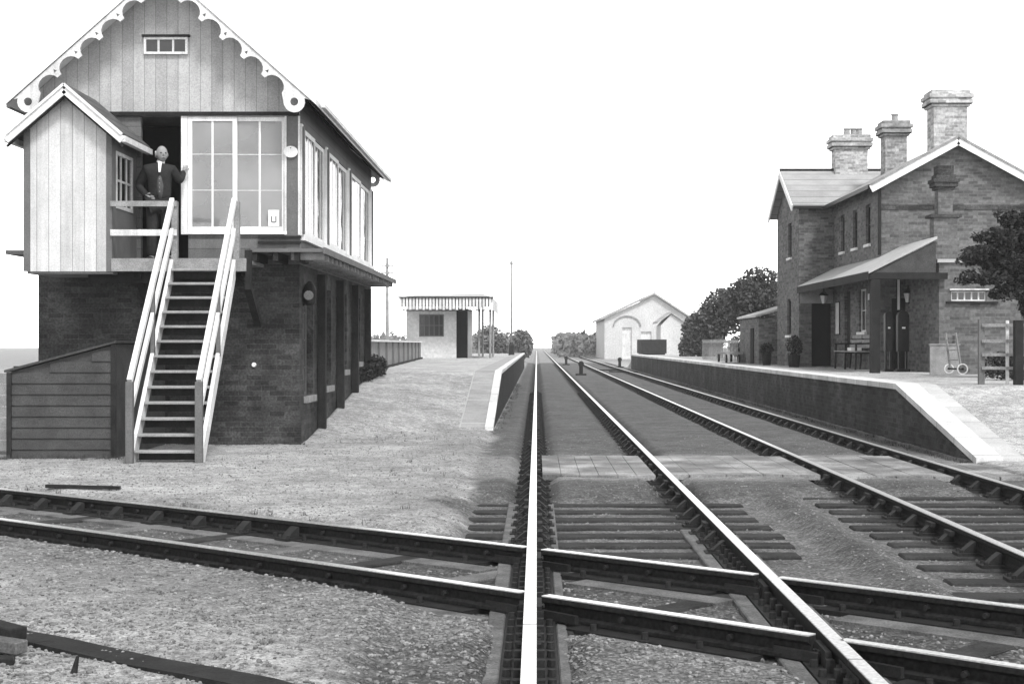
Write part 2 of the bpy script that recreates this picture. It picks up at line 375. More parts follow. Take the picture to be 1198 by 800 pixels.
def exposed(x, y):                                        # where the sleepers lie bare
    e1 = sstep(-0.75, -0.55, x)*(1-sstep(2.2, 2.45, x))*(1-sstep(15.4, 16.2, y))*sstep(8.0, 11.5, y)
    e2 = sstep(2.45, 2.75, x)*(1-sstep(5.5, 5.8, x))*(1-sstep(16.0, 16.9, y))
    return np.maximum(e1, e2)
def height(x, y):
    x = np.asarray(x, float); y = np.asarray(y, float)
    bal = sstep(-0.95, -0.72, x)*(1-sstep(5.45, 5.6, x))
    z = -0.03+0*x
    zb = -0.085+0*x
    for r in RX:
        d = np.abs(x-r); zb = np.minimum(zb, -0.165+0.08*sstep(0.13, 0.33, d))
    ex = exposed(x, y); zb = zb*(1-ex)+(-0.172)*ex
    # around the walked crossing the surface comes up level with the planks
    z = z*(1-bal)+zb*bal
    cd_ = np.abs(cdist(x, y)); k = (1-sstep(0.95, 1.25, cd_)); z = z*(1-k)+np.minimum(z, -0.165)*k
    # left ramp and platform
    xl = sstep(-4.2, -1.0, x)
    y0 = 22.9*(1-xl)+27.1*xl; y1 = 32.6*(1-xl)+33.7*xl
    rl = np.clip((y-y0)/(y1-y0), 0, 1)*PLH_L
    rl = rl*(1-np.clip((y-98)/8, 0, 1))
    ml = 1-sstep(-0.93, -0.86, x); far = 1-sstep(-12, -9, -x)*0
    ml = ml*sstep(-16, -9, x)*np.where((x < -3.5) & (y < 33.0), 0.0, 1.0)
    z = z*(1-ml*(rl > 0))+np.maximum(rl-0.02, -0.03)*ml*(rl > 0)
    rr = np.clip((y-19.65)/(24.07-19.65), 0, 1)*PLH_R*(1-np.clip((y-92)/7, 0, 1))
    mr = sstep(5.66, 5.74, x)*(1-sstep(40, 60, x))
    z = z*(1-mr)+np.maximum(rr-0.02, -0.03)*mr
    amp = 0.012+0.004*(1-bal)
    z = z+(vnoise(x, y, 1.3)-0.5)*amp+(vnoise(x, y, 5, 2)-0.5)*0.012
    return z
def seg(a, b, n): return list(np.linspace(a, b, n, endpoint=False))
xs = np.array([-550, -380, -200, -100, -60, -35, -22, -16]+seg(-12, -9, 12)+seg(-9, 6.2, 330)+seg(6.2, 12, 30)+[12, 16, 25, 40, 60, 100, 200, 380, 550])
ys = np.array([-40, -10, 0, 2.5]+seg(4, 20, 290)+seg(20, 36, 130)+seg(36, 60, 60)+seg(60, 130, 60)+[130, 150, 180, 220, 300, 380, 460, 550])
GX, GY = np.meshgrid(xs, ys); GZ = height(GX, GY)
nx, ny = len(xs), len(ys)
idx = np.arange(nx*ny).reshape(ny, nx)
faces = np.stack([idx[:-1, :-1], idx[:-1, 1:], idx[1:, 1:], idx[1:, :-1]], -1).reshape(-1, 4)
me = bpy.data.meshes.new('ground'); me.from_pydata(np.stack([GX, GY, GZ], -1).reshape(-1, 3).tolist(), [], faces.tolist())
GXn = GX+0.5*(vnoise(GX, GY, 1.1, 7)-0.5)*(GY < 26)+0.2*(vnoise(GX, GY, 6, 8)-0.5)*(GY < 26)
bal = (sstep(-0.95, -0.6, GXn)*(1-sstep(5.5, 5.65, GX)))
nz1 = vnoise(GX, GY, 0.8, 3); nz2 = vnoise(GX, GY, 2.5, 4)
yard = 0.31+0.07*(nz1-0.5)
tone = yard*(1-bal)+(0.100+0.045*exposed(GX, GY))*bal
kx = 1-sstep(0.9, 1.5, np.abs(cdist(GX, GY)+0.15)); tone = tone*(1-kx)+0.105*kx
south = (1-sstep(-1.2, -0.9, cdist(GX, GY))); 
s2 = south*sstep(-3.4, -1.2, cdist(GX, GY)); tone = tone*(1-s2)+(0.15+0.06*nz2)*s2
walk = sstep(17.4, 18.0, GY)*(1-sstep(21.1, 22.0, GY))*sstep(-3.5, -1.5, GX)*(1-sstep(5.4, 5.7, GX)); tone = tone*(1-0.6*walk)+0.26*0.6*walk
# shade in the channels beside the rails, painted into the ground tone
for r in RX:
    k = (1-sstep(0.12, 0.32, np.abs(GX-r)))*(1-0.5*walk); tone = tone*(1-0.6*k)
# darker worn approach between the box and the ramp, paler platform tops
plat = ((GX < -0.9) & (GY > 33.2)) | ((GX > 5.7) & (GY > 19.6)); tone = np.where(plat & (GY < 110), 0.32+0.08*nz1, tone)
cess = sstep(-1.9, -1.1, GX)*(1-sstep(-0.9, -0.7, GX))*sstep(11.5, 14, GY)*(1-sstep(24, 27, GY))*(1-walk); tone = tone*(1-0.22*cess)
tone = np.where(GY > 125, 0.24, tone); tone = np.where((np.abs(GX) > 30), 0.24, tone)
coarse = np.clip(0.10+0.75*s2*sstep(0.2, 0.8, nz1+0.2)+0.55*kx+0.45*bal*(GY < 17)+0.2*bal, 0, 1)
for nm, arr in (('tone', tone), ('coarse', coarse)):
    at = me.attributes.new(nm, 'FLOAT', 'POINT'); at.data.foreach_set('value', arr.reshape(-1).astype(np.float32))
g = link_mesh('ground', me, M['ground'], origin=(0, 0, 0)); tag(g, kind='structure')
me.polygons.foreach_set('use_smooth', [True]*len(me.polygons))

# loose stones: nobody could count them
def stones():
    proto = []
    for k in range(6):
        bm = bmesh.new(); bmesh.ops.create_icosphere(bm, subdivisions=1, radius=1)
        for v in bm.verts: v.co *= random.uniform(0.62, 1.1)
        proto.append((np.array([v.co[:] for v in bm.verts]), np.array([[v.index for v in f.verts] for f in bm.faces]))); bm.free()
    V, Fc = [], []; n = 0
    tries = 0; cnt = 0
    while cnt < 36000 and tries < 260000:
        tries += 1
        y = 5.6+21*random.random()**1.5; x = random.uniform(-0.36*y-0.2, 0.34*y+0.3)
        c = cdist(x, y); dr = min(abs(x-r) for r in RX[:2])
        p = 0.05
        if c < -0.85: p = 0.75*(0.35+vnoise(np.array(x), np.array(y), 0.8, 3))
        elif abs(c) < 0.85: p = 0.30
        elif x > -0.6: p = 0.30 if y < 17 else 0.2
        else: p = 0.5
        if 17.7 < y < 21.5 and x > -0.1: continue
        if x > 5.4 or (x < -3.4 and y > 22.9) or (x < -4 and y > 20.1) or (y > 26.8 and x > -1.4 and x < -0.7): continue
        if dr < 0.06 or random.random() > p: continue
        s = random.choice((0.004, 0.005, 0.007, 0.009, 0.012, 0.016))*random.uniform(0.8, 1.3)*(0.75 if c > 0.85 else 1.0)
        pv, pf = random.choice(proto); t = random.uniform(0, 6.28)
        rot = np.array([[math.cos(t), -math.sin(t), 0], [math.sin(t), math.cos(t), 0], [0, 0, 1]])
        z = float(height(x, y))
        V.append((pv*np.array([1.2, 0.9, 0.65])*s)@rot.T+np.array([x, y, z+s*0.25])); Fc.append(pf+n); n += len(pv); cnt += 1
    me = bpy.data.meshes.new('loose_stones'); me.from_pydata(np.concatenate(V).tolist(), [], np.concatenate(Fc).tolist())
    o = link_mesh('loose_stones', me, M['stone_chip'], origin=(0, 8, -0.1)); tag(o, 'loose ballast stones scattered over the gravel around the tracks', 'stones', kind='stuff')
stones()

def weeds():
    V, Fc = [], []
    spots = []
    for _ in range(150): spots.append((random.uniform(-7.4, -3.4), 22.98-abs(random.gauss(0, 0.08))))
    for _ in range(120): spots.append((random.uniform(-6.9, -5.3), 20.12-abs(random.gauss(0, 0.1))))
    for _ in range(260): spots.append((EDGE_L-0.0+abs(random.gauss(0.05, 0.07)), random.uniform(26.5, 60)))
    for _ in range(380): spots.append((EDGE_R-0.02-abs(random.gauss(0, 0.07)), random.uniform(19.8, 60)))
    for _ in range(260):
        y = random.uniform(13, 27); x = random.uniform(-0.30*y, -1.0)
        if cdist(x, y) > 1.3 and not (y > 20 and x < -3.4) and vnoise(np.array(x), np.array(y), 0.9, 11) > 0.62: spots.append((x, y))
    for _ in range(120):
        x = random.uniform(-6, -0.6); p = cpt(x, 0.98+abs(random.gauss(0, 0.1))); spots.append(p)
    for (x, y) in spots:
        z = float(height(x, y))
        for k in range(random.randint(4, 9)):
            t = random.uniform(0, 6.28); h = random.uniform(0.02, 0.07); l = random.uniform(0.01, 0.05); bx, by = x+random.gauss(0, 0.02), y+random.gauss(0, 0.02)
            q = len(V); V += [(bx-0.004*math.sin(t), by+0.004*math.cos(t), z-0.01), (bx+0.004*math.sin(t), by-0.004*math.cos(t), z-0.01), (bx+l*math.cos(t), by+l*math.sin(t), z+h)]; Fc.append((q, q+1, q+2))
    me = bpy.data.meshes.new('weeds'); me.from_pydata(V, [], Fc)
    o = link_mesh('weeds', me, M['leaf_mid'], origin=(0, 20, 0)); tag(o, 'sparse weeds growing along wall feet and in the gravel yard', 'weeds', kind='stuff')
weeds()

# ---------------------------------------------------------------- tracks
HEADP = [(-0.035, 0), (0.035, 0), (0.035, -0.035), (0.010, -0.052), (0.010, -0.098), (0.033, -0.112), (0.033, -0.132), (-0.033, -0.132), (-0.033, -0.112), (-0.010, -0.098), (-0.010, -0.052), (-0.035, -0.035)]
def rail_mb(path, mb=None):
    mb = mb or MB(); n = len(HEADP); base = len(mb.v)
    for i, p in enumerate(path):
        a = Vector(path[max(i-1, 0)]); b = Vector(path[min(i+1, len(path)-1)]); d = (b-a).normalized(); s = Vector((d.y, -d.x))
        for u, z in HEADP: mb.v.append((p[0]+s.x*u, p[1]+s.y*u, z))
    for i in range(len(path)-1):
        for k in range(n):
            mb.f.append((base+i*n+k, base+i*n+(k+1) % n, base+(i+1)*n+(k+1) % n, base+(i+1)*n+k))
    mb.f.append(tuple(base+k for k in range(n))); mb.f.append(tuple(base+(len(path)-1)*n+k for k in reversed(range(n))))
    return mb
def chair_mesh(name='rail_chair'):
    mb = MB(); mb.box(-0.19, 0.19, -0.085, 0.085, -0.150, -0.128)
    for s in (-1, 1):
        mb.prism([(s*0.04, -0.128), (s*0.15, -0.128), (s*0.105, -0.085), (s*0.055, -0.045), (s*0.04, -0.045)], 'y', -0.05, 0.05)
        for t in (-0.055, 0.055): mb.tube((s*0.155, t, -0.128), (s*0.155, t, -0.105), 0.017, 0.014, 8)
    mb.box(0.042, 0.082, -0.10, 0.10, -0.075, -0.040)                     # the oak key
    me = bpy.data.meshes.new(name); me.from_pydata(mb.v, [], mb.f)
    bm = bmesh.new(); bm.from_mesh(me); bmesh.ops.recalc_face_normals(bm, faces=bm.faces); bm.to_mesh(me); bm.free()
    me.materials.append(M['cast_iron']); return me
CH = chair_mesh()
def sleeper_mesh(hw, w=0.127):
    mb = MB(); xs_ = np.linspace(-hw, hw, 9)
    for i in range(8):
        j = 0.004*math.sin(i*2.1)
        mb.box(xs_[i], xs_[i+1]+0.0, -w+j*0, w, -0.30, -0.150)
    mb = MB(); mb.box(-hw, hw, -w, w, -0.30, -0.150)
    me = bpy.data.meshes.new('sleeper'); me.from_pydata(mb.v, [], mb.f)
    bm = bmesh.new(); bm.from_mesh(me); bmesh.ops.recalc_face_normals(bm, faces=bm.faces); bmesh.ops.bevel(bm, geom=bm.edges[:], offset=0.012, segments=1, affect='EDGES'); bm.to_mesh(me); bm.free()
    me.materials.append(M['sleeper']); return me
SLP = sleeper_mesh(1.33)
def put(name, me, parent, loc, rz=0.0):
    o = bpy.data.objects.new(name, me); COL.objects.link(o); o.parent = parent; o.location = loc; o.rotation_euler = (0, 0, rz); return o
def track(cx, label, ys_, skip):
    t = empty('railway_track', (cx, 6, -0.15), label, 'railway track')
    for s in (-0.7525, 0.7525):
        p = [(cx+s, y) for y in (-6, 0, 3, 6, 9, 12, 20, 40, 80, 160, 330)]
        rail_mb(p).build('rail', M['rail'], t)
    for y in ys_:
        sl = put('sleeper', SLP, t, (random.uniform(-0.05, 0.05), y-6, 0.15), random.uniform(-0.012, 0.012))
        if skip(y): continue
        for s in (-0.7525, 0.7525): put('rail_chair', CH, sl, (s-sl.location.x, 0, 0), random.choice((0, math.pi)))
    return t
near = track((RX[0]+RX[1])/2, 'near line of bright rails running straight to the horizon beside the left platform', [11.9, 12.5, 13.1, 13.7, 14.3, 14.95, 15.6]+[16.3+0.76*i for i in range(45)], lambda y: y < 11)
fart = track((RX[2]+RX[3])/2, 'right hand line of rails beside the brick wall of the right platform', [6.2, 6.9, 7.55]+[9.9, 10.55, 11.2, 11.85, 12.5, 13.1, 13.7, 14.3, 14.95, 15.6]+[16.3+0.76*i for i in range(45)], lambda y: y < 8)
# longitudinal baulks and bolted base plates of the diamond crossing, on the near line
for r in RX[:2]:
    b = MB(); b.box(r-0.245, r-0.145, 3, 15.6 if r < 0 else 13.4, -0.30, -0.138); b.box(r+0.145, r+0.205, 3, 15.6 if r < 0 else 13.4, -0.30, -0.141)
    b.build('timber_baulk', M['baulk'], near, bevel=0.008)
    pl = MB(); pl.box(r-0.142, r+0.142, 3, 15.2 if r < 0 else 13.2, -0.24, -0.133)
    y = 5.2
    while y < (15 if r < 0 else 13):
        for s in (-1, 1):
            pl.tube((r+s*0.108, y, -0.133), (r+s*0.108, y, -0.098), 0.023, 0.019, 8)
            pl.box(r+s*0.036, r+s*0.075, y+0.07, y+0.12, -0.133, -0.07) if s > 0 else pl.box(r-0.075, r-0.036, y+0.07, y+0.12, -0.133, -0.07)
        y += 0.225
    pl.build('base_plate', M['cast_iron'], near)
# the line that crosses at an angle
cross = empty('railway_track', (-2.5, 12.4, -0.15), 'crossing line of rails cutting diagonally over the near track in the foreground', 'railway track')
def cross_rail(off):
    dense = [cpt(x, off) for x in np.linspace(-13, 8, 421)]
    mb = MB(); run = []
    def blocked(p):
        if RX[0]-0.034 < p[0] < RX[0]+0.085: return True
        if RX[1]-0.085 < p[0] < RX[1]+0.034: return True
        if RX[2]-0.034 < p[0] < RX[2]+0.085: return True
        if RX[3]-0.085 < p[0] < RX[3]+0.034: return True
        return False
    for x in np.linspace(-13, 8, 2101):
        p = cpt(x, off)
        if blocked(p):
            if len(run) > 2: rail_mb(run[::40]+[run[-1]]).build('rail', M['rail'], cross)
            run = []
        else: run.append(p)
    if len(run) > 2: rail_mb(run[::40]+[run[-1]]).build('rail', M['rail'], cross)
for s in (-0.7525, 0.7525): cross_rail(s)
def ribbon(mb, o0, o1, x0, x1, z0, z1, n=40):
    """long timber following the crossing line between offsets o0 and o1"""
    for X0, X1 in zip(np.linspace(x0, x1, n)[:-1], np.linspace(x0, x1, n)[1:]):
        q = [cpt(X0, o0), cpt(X1, o0), cpt(X1, o1), cpt(X0, o1)]
        xm = (q[0][0]+q[2][0])/2
        mb.add([(*p, z0) for p in q]+[(*p, z1) for p in q], [(0,3,2,1),(4,5,6,7),(0,1,5,4),(1,2,6,5),(2,3,7,6),(3,0,4,7)])
XR = [-6.2, RX[0], RX[1], 4.2]
for s in (-0.7525, 0.7525):
    for xa, xb in zip(XR[:-1], XR[1:]):
        for o0, o1, z1, nm, mm in ((s-0.37, s-0.16, -0.146, 'timber_baulk', 'baulk'), (s+0.15, s+0.22, -0.151, 'timber_baulk', 'baulk'), (s-0.157, s+0.147, -0.137, 'base_plate', 'cast_iron')):
            # the crossing pieces butt against the plates of the straight rails
            om = (o0+o1)/2; fx = lambda q: next(x for x in np.linspace(q-1.5, q+1.5, 3001) if cpt(x, om)[0] >= q)
            lo = xa if xa < -6 else fx(xa+0.30); hi = xb if xb > 4 else fx(xb-0.30)
            b = MB(); ribbon(b, o0, o1, lo, hi, -0.30, z1, max(3, int((hi-lo)/0.25)))
            if nm == 'base_plate':
                x = lo+0.12
                while x < hi-0.05:
                    for o_ in (-0.108, 0.108):
                        p = cpt(x, s+o_); b.tube((p[0], p[1], -0.137), (p[0], p[1], -0.100), 0.022, 0.018, 8)
                    p = cpt(x+0.1, s-0.012); q = cpt(x+0.1, s-0.045); b.tube((*p, -0.072), (*q, -0.072), 0.018, 0.015, 8)
                    x += 0.27
            b.build(nm, M[mm], cross)
for r_ in RX[:2]:
    for s in (-0.7525, 0.7525):
        xx = next(x for x in np.linspace(-3, 4, 7001) if cpt(x, s)[0] >= r_); px_, py_ = cpt(xx, s)
        b = MB()
        for sg in (-1, 1):
            b.bar((px_+sg*0.05, py_-sg*0.04-0.16, -0.09), (px_+sg*0.05, py_-sg*0.04+0.16, -0.09), 0.03, 0.085)
            b.bar((px_+sg*0.07, py_-sg*0.062-0.05, -0.105), (px_+sg*0.26, py_-sg*0.275-0.05, -0.105), 0.028, 0.05); b.bar((px_+sg*0.07, py_-sg*0.062+0.05, -0.105), (px_+sg*0.26, py_-sg*0.275+0.05, -0.105), 0.028, 0.05)
        b.build('crossing_casting', M['cast_iron'], cross)
for r_, ys_ in ((RX[0], (8.1, 14.1, 23.2)), (RX[1], (7.2, 16.0, 25.1))):
    for y in ys_:
        b = MB()
        for sg in (-1, 1):
            b.box(r_+sg*0.022-0.012, r_+sg*0.022+0.012, y-0.23, y+0.23, -0.102, -0.045)
            for q in (-0.17, -0.06, 0.06, 0.17): b.tube((r_+sg*0.03, y+q, -0.073), (r_+sg*0.058, y+q, -0.073), 0.015, 0.013, 8)
        b.build('fishplate', M['cast_iron'], near); MB().box(r_-0.0352, r_+0.0352, y-0.004, y+0.004, -0.03, 0.0008).build('joint_gap', M['black'], near)
for i, x in enumerate(np.arange(-6.0, -0.5, 0.78)):
    a_ = cpt(x, -1.15); b_ = cpt(x, 1.2); MB().bar((*a_, -0.22), (*b_, -0.22), 0.2, 0.15).build('crossing_timber', M['baulk'] if i % 2 else M['sleeper'], cross, bevel=0.01)
for x in (0.75, 2.2, 2.95):
    a_ = cpt(x, -1.15); b_ = cpt(x, 1.2); MB().bar((*a_, -0.223), (*b_, -0.223), 0.2, 0.15).build('crossing_timber', M['sleeper'], cross, bevel=0.01)
for i in range(9):
    x = -6.1+0.46*i; p = cpt(x, 0.7525-0.02); c = put('rail_chair', CH, cross, (p[0]+2.5, p[1]-12.4, 0.155), R(45))
MB().bar((1.55, 9.95, -0.20), (5.2, 9.80, -0.20), 0.26, 0.12).build('long_timber', M['sleeper'], cross, bevel=0.01)

# plank crossing for barrows and feet
def planks(x0, x1, y0, y1, z, label):
    mb = MB(); n = max(1, round((x1-x0)/0.23)); wd = (x1-x0)/n
    for i in range(n):
        j0, j1 = random.uniform(-0.10, 0.10), random.uniform(-0.10, 0.10)
        mb.box(x0+i*wd+0.003, x0+(i+1)*wd-0.003, y0+j0*0.6, y1+j1*0.6, z-0.09, z-0.03+random.uniform(-0.004, 0.004))
    o = mb.build('plank_crossing', M['wood_pale']); tag(o, label, 'plank crossing', 'plank crossings over the two lines')
planks(RX[0]+0.10, RX[1]-0.10, 18.0, 21.2, -0.035, 'pale worn planks laid between the two rails of the near line')
planks(RX[1]+0.08, RX[2]-0.08, 18.1, 21.1, -0.035, 'pale worn planks laid between the near line and the right hand line')
planks(RX[2]+0.10, RX[3]-0.10, 17.9, 21.2, -0.035, 'pale worn planks laid between the two rails of the right hand line')
planks(RX[3]+0.08, 5.50, 17.6, 19.6, -0.02, 'short worn planks between the right hand line and the foot of the white edged ramp')

# ---------------------------------------------------------------- platforms
def prof(y, side):
    if side < 0: return max(0, min(1, (y-27.1)/6.6))*PLH_L
    return max(0, min(1, (y-19.65)/4.42))*PLH_R
def strip(x0, x1, ylist, side, dz0, dz1, name, m, **kw):
    mb = MB()
    for a_, b_ in zip(ylist[:-1], ylist[1:]):
        za, zb = prof(a_, side), prof(b_, side)
        mb.add([(x0, a_, za+dz0), (x1, a_, za+dz0), (x1, b_, zb+dz0), (x0, b_, zb+dz0), (x0, a_, za+dz1), (x1, a_, za+dz1), (x1, b_, zb+dz1), (x0, b_, zb+dz1)],
               [(0,3,2,1),(4,5,6,7),(0,1,5,4),(1,2,6,5),(2,3,7,6),(3,0,4,7)])
    o = mb.build(name, m); tag(o, kind='structure', **kw); return o
def facew(x0, x1, ylist, side, name, m):
    mb = MB()
    for a_, b_ in zip(ylist[:-1], ylist[1:]):
        za, zb = prof(a_, side)-0.06, prof(b_, side)-0.06
        mb.add([(x0, a_, -0.4), (x1, a_, -0.4), (x1, b_, -0.4), (x0, b_, -0.4), (x0, a_, za), (x1, a_, za), (x1, b_, zb), (x0, b_, zb)],
               [(0,3,2,1),(4,5,6,7),(0,1,5,4),(1,2,6,5),(2,3,7,6),(3,0,4,7)])
    return tag(mb.build(name, m), kind='structure')
YL = [27.1, 33.7, 40, 60, 98]; YR = [19.65, 24.07, 40, 60, 92]
strip(-0.90, EDGE_L, YL, -1, -0.06, 0.012, 'platform_coping', M['stone'])
strip(-1.32, -0.905, YL, -1, -0.06, 0.004, 'platform_paving', M['slab'])
strip(-1.35, -1.322, YL, -1, -0.06, 0.006, 'platform_line', M['lead'])
mb = MB()
for y in (27.4, 29.9, 32.0):
    z = prof(y, -1); z2 = prof(y+0.1, -1); mb.add([(-1.32, y, z+0.005), (-0.905, y, z+0.005), (-0.905, y+0.1, z2+0.005), (-1.32, y+0.1, z2+0.005), (-1.32, y, z+0.009), (-0.905, y, z+0.009), (-0.905, y+0.1, z2+0.009), (-1.32, y+0.1, z2+0.009)], [(0,3,2,1),(4,5,6,7),(0,1,5,4),(1,2,6,5),(2,3,7,6),(3,0,4,7)])
tag(mb.build('platform_marking', M['lead']), kind='structure')
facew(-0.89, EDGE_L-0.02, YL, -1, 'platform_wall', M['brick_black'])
strip(EDGE_R, EDGE_R+0.34, YR, 1, -0.07, 0.016, 'platform_coping', M['stone'])
strip(EDGE_R+0.343, EDGE_R+0.62, YR, 1, -0.07, 0.008, 'platform_paving', mat('limewashed paving slab', 0.42, 0.9, 0.15, 2, 50, 0.15, groove=0.9, gw=0.012, gaxis='y'))
facew(EDGE_R+0.03, EDGE_R+0.30, YR, 1, 'platform_wall', M['brick_wall_right'])

# ---------------------------------------------------------------- signal box
X0, X1, YF, YB = -7.35, -3.50, 23.07, 33.05
XC = (X0+X1)/2; SL = 0.89; RZ = 6.98
FL = 2.62
sb = empty('signal_box', (XC, YF, 0), 'signal box with pale boarded gable over a dark brick base and glazed upper floor', 'signal box')
lower = MB(); wh = [(23.55, 24.45, 0.66, 2.35), (25.75, 26.6, 0.75, 2.35), (28.0, 28.8, 0.98, 2.35), (30.2, 31.0, 1.1, 2.35)]
lower.wall('y', YF, YF+0.24, X0, X1-0.24, -0.4, FL)
lower.wall('x', X1-0.24, X1, YF, YB, -0.4, FL, wh)
lower.wall('x', X0, X0+0.24, YF+0.24, YB, -0.4, FL); lower.wall('y', YB-0.24, YB, X0+0.24, X1-0.24, -0.4, FL)
lower.build('brick_wall', M['brick_dark'], sb)
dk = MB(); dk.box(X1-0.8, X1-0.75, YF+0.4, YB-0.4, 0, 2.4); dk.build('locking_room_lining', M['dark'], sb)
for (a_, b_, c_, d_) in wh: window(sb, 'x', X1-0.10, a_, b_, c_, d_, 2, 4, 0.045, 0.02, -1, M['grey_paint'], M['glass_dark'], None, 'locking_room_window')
for (a_, b_, c_, d_) in wh: MB().box(X1-0.08, X1+0.06, a_-0.05, b_+0.05, c_-0.10, c_-0.004).build('window_sill', M['wood_grey'], sb)
for y, zt in ((24.95, 2.55), (27.3, 2.55), (29.5, 2.55), (31.7, 2.55)):
    zb = float(height(X1+0.15, y)); p = MB().box(X1+0.02, X1+0.14, y-0.07, y+0.07, zb-0.05, zt)
    p.build('gallery_post', M['wood_dark'], sb)
# string course and plinth
MB().box(X0-0.03, X1+0.03, YF-0.03, YF-0.002, -0.3, 0.30).build('plinth', M['brick_dark'], sb)
# upper storey
up = MB(); T = 0.10
WZ0, WZ1 = 3.11, 4.79
DX0, DX1 = -5.84, -5.14
WX0, WX1 = -5.14, -3.70
up.wall('y', YF, YF+T, X0, X1, FL, 4.83, [(DX0, DX1, FL, 4.79), (WX0, WX1, WZ0, WZ1)])
up.wall('x', X0, X0+T, YF+T, YB, FL, 5.10); up.wall('y', YB-T, YB, X0+T, X1-T, FL, 4.83)
up.build('timber_wall', M['grey_board'], sb)
for (za, zb) in ((FL, 3.05), (4.66, 5.10)): MB().box(X1-T, X1, YF+T, YB, za, zb).build('side_panel', M['grey_board'], sb)
gb = MB()
def roofz(x, dz=0.0): return RZ-0.10-SL*abs(x-XC)+dz
for (ya, yb) in ((YF-0.045, YF+0.06), (YB-0.06, YB+0.04)):
    MB().prism([(X0, 4.83), (X1, 4.83), (X1, roofz(X1)), (XC, roofz(XC)), (X0, roofz(X0))], 'y', ya, yb).build('gable', M['gable_board'], sb)
MB().box(X0, X1, YF-0.06, YF-0.047, 4.80, 4.86).build('gable_shadow_strip', M['wood_dark'], sb)  # dark strip painting the shadow line under the proud gable boards
# gable ventilator
gw_ = window(sb, 'y', YF-0.047, -5.775, -5.13, 5.70, 5.95, 3, 1, 0.035, 0.03, -1, M['white_worn'], M['glass_dark'], None, 'gable_vent', 0.045)
MB().box(-5.80, -5.10, YF-0.115, YF-0.047, 5.955, 5.985).build('drip', M['wood_dark'], gw_)
# roof slabs
rf = MB(); YR0, YR1 = 22.56, 33.45
for s in (-1, 1):
    e_ = XC+s*2.24
    rf.prism([(XC, RZ), (e_, RZ-SL*2.24), (e_, RZ-SL*2.24-0.09), (XC, RZ-0.10)], 'y', YR0, YR1)
roof = rf.build('roof', M['roof_pale'], sb)
rg = MB(); rg.prism([(XC-0.1, RZ-0.05), (XC, RZ+0.05), (XC+0.1, RZ-0.05)], 'y', YR0-0.01, YR1); rg.build('ridge_tiles', M['roof_slate'], roof)
so_ = MB(); so_.add([(X1+0.001, YR0+0.06, roofz(X1)-0.012), (XC+2.2, YR0+0.06, roofz(XC+2.2)-0.012), (XC+2.2, YR1-0.05, roofz(XC+2.2)-0.012), (X1+0.001, YR1-0.05, roofz(X1)-0.012),
                     (X1+0.001, YR0+0.06, roofz(X1)-0.03), (XC+2.2, YR0+0.06, roofz(XC+2.2)-0.03), (XC+2.2, YR1-0.05, roofz(XC+2.2)-0.03), (X1+0.001, YR1-0.05, roofz(X1)-0.03)],
                    [(0,1,2,3),(7,6,5,4),(0,4,5,1),(1,5,6,2),(2,6,7,3),(3,7,4,0)]); so_.build('soffit', M['wood_dark'], roof)
for s in (-1, 1):
    e_ = XC+s*2.27; MB().box(min(e_, e_+s*0.06), max(e_, e_+s*0.06), YR0+0.3, YR1-0.02, RZ-SL*2.24-0.09, RZ-SL*2.24-0.03).build('gutter', M['white_worn'] if s > 0 else M['grey_paint'], roof)
# fretted bargeboards: u runs down the slope, v across it
LS = 2.24*math.hypot(1, SL); cs, sn = 1/math.hypot(1, SL), SL/math.hypot(1, SL)
def barge(yy, s):
    P = 0.405; lp = [(0.02, -0.035), (LS-0.02, -0.035)]
    rc = (LS-0.22, -0.23); rr = 0.155
    for k in range(9):                                               # roundel at the foot
        t = R(60-k*22.5); lp.append((rc[0]+rr*math.cos(t), rc[1]+rr*math.sin(t)))
    u = LS-0.40; q = []
    while u-P > 0.0:                                                 # half round bites
        for k in range(9):
            t = math.pi*k/8; q.append((u-P/2+0.165*math.cos(t), -0.255+0.14*math.sin(t)))
        u -= P
    lp += q+[(0.02, -0.2)]
    loops = [lp]
    loops.append([(rc[0]+0.06*math.cos(t), rc[1]+0.06*math.sin(t)) for t in np.linspace(0, 2*math.pi, 14, endpoint=False)])
    u = LS-0.40
    while u-P > 0.1:
        c = (u-P+0.0, -0.155); loops.append([(c[0]-0.028, c[1]-0.02), (c[0]+0.028, c[1]-0.02), (c[0], c[1]+0.03)]); u -= P
    def place(a_, b_, d): 
        # slope coordinates to world
        x = s*(a_*cs+b_*sn); z = -a_*sn+b_*cs
        return Vector((XC+x, yy+d, RZ-0.02+z))
    return curve_board('bargeboard', loops, 0.035, M['white_worn'], roof, place)
for s in (-1, 1): barge(22.60, s); barge(33.40, s)
for s in (-1, 1):
    p0 = Vector((XC, 22.575, RZ-0.085)); p1 = Vector((XC+s*2.22, 22.575, RZ-0.085-SL*2.22)); MB().bar(p0, p1, 0.02, 0.022, (0, 1, 0)).build('verge_bead', M['wood_dark'], roof)
# front sliding windows
xm = (-5.14-3.70)/2-0.03
for (a_, b_, yy) in ((WX0, xm+0.03, YF+0.02), (xm-0.03, WX1, YF+0.055)):
    wf = window(sb, 'y', yy, a_, b_, WZ0, WZ1, 2, [WZ0+0.60, WZ0+1.13], 0.062, 0.03, -1, M['white'], M['glass'], None, 'sliding_window', 0.045)
MB().box(WX0-0.10, WX0-0.005, YF-0.03, YF+0.05, WZ0-0.05, WZ1+0.03).build('door_post', M['white'], sb)
MB().box(WX0, WX1+0.04, YF-0.03, YF-0.002, WZ1+0.005, WZ1+0.035).build('window_head', M['white'], sb)
MB().box(WX0, WX1+0.02, YF-0.05, YF-0.002, WZ0-0.05, WZ0-0.004).build('window_ledge', M['white'], sb)
MB().box(-3.69, X1+0.012, YF-0.03, YF-0.002, 2.84, 4.80).build('corner_post', M['grey_paint'], sb)
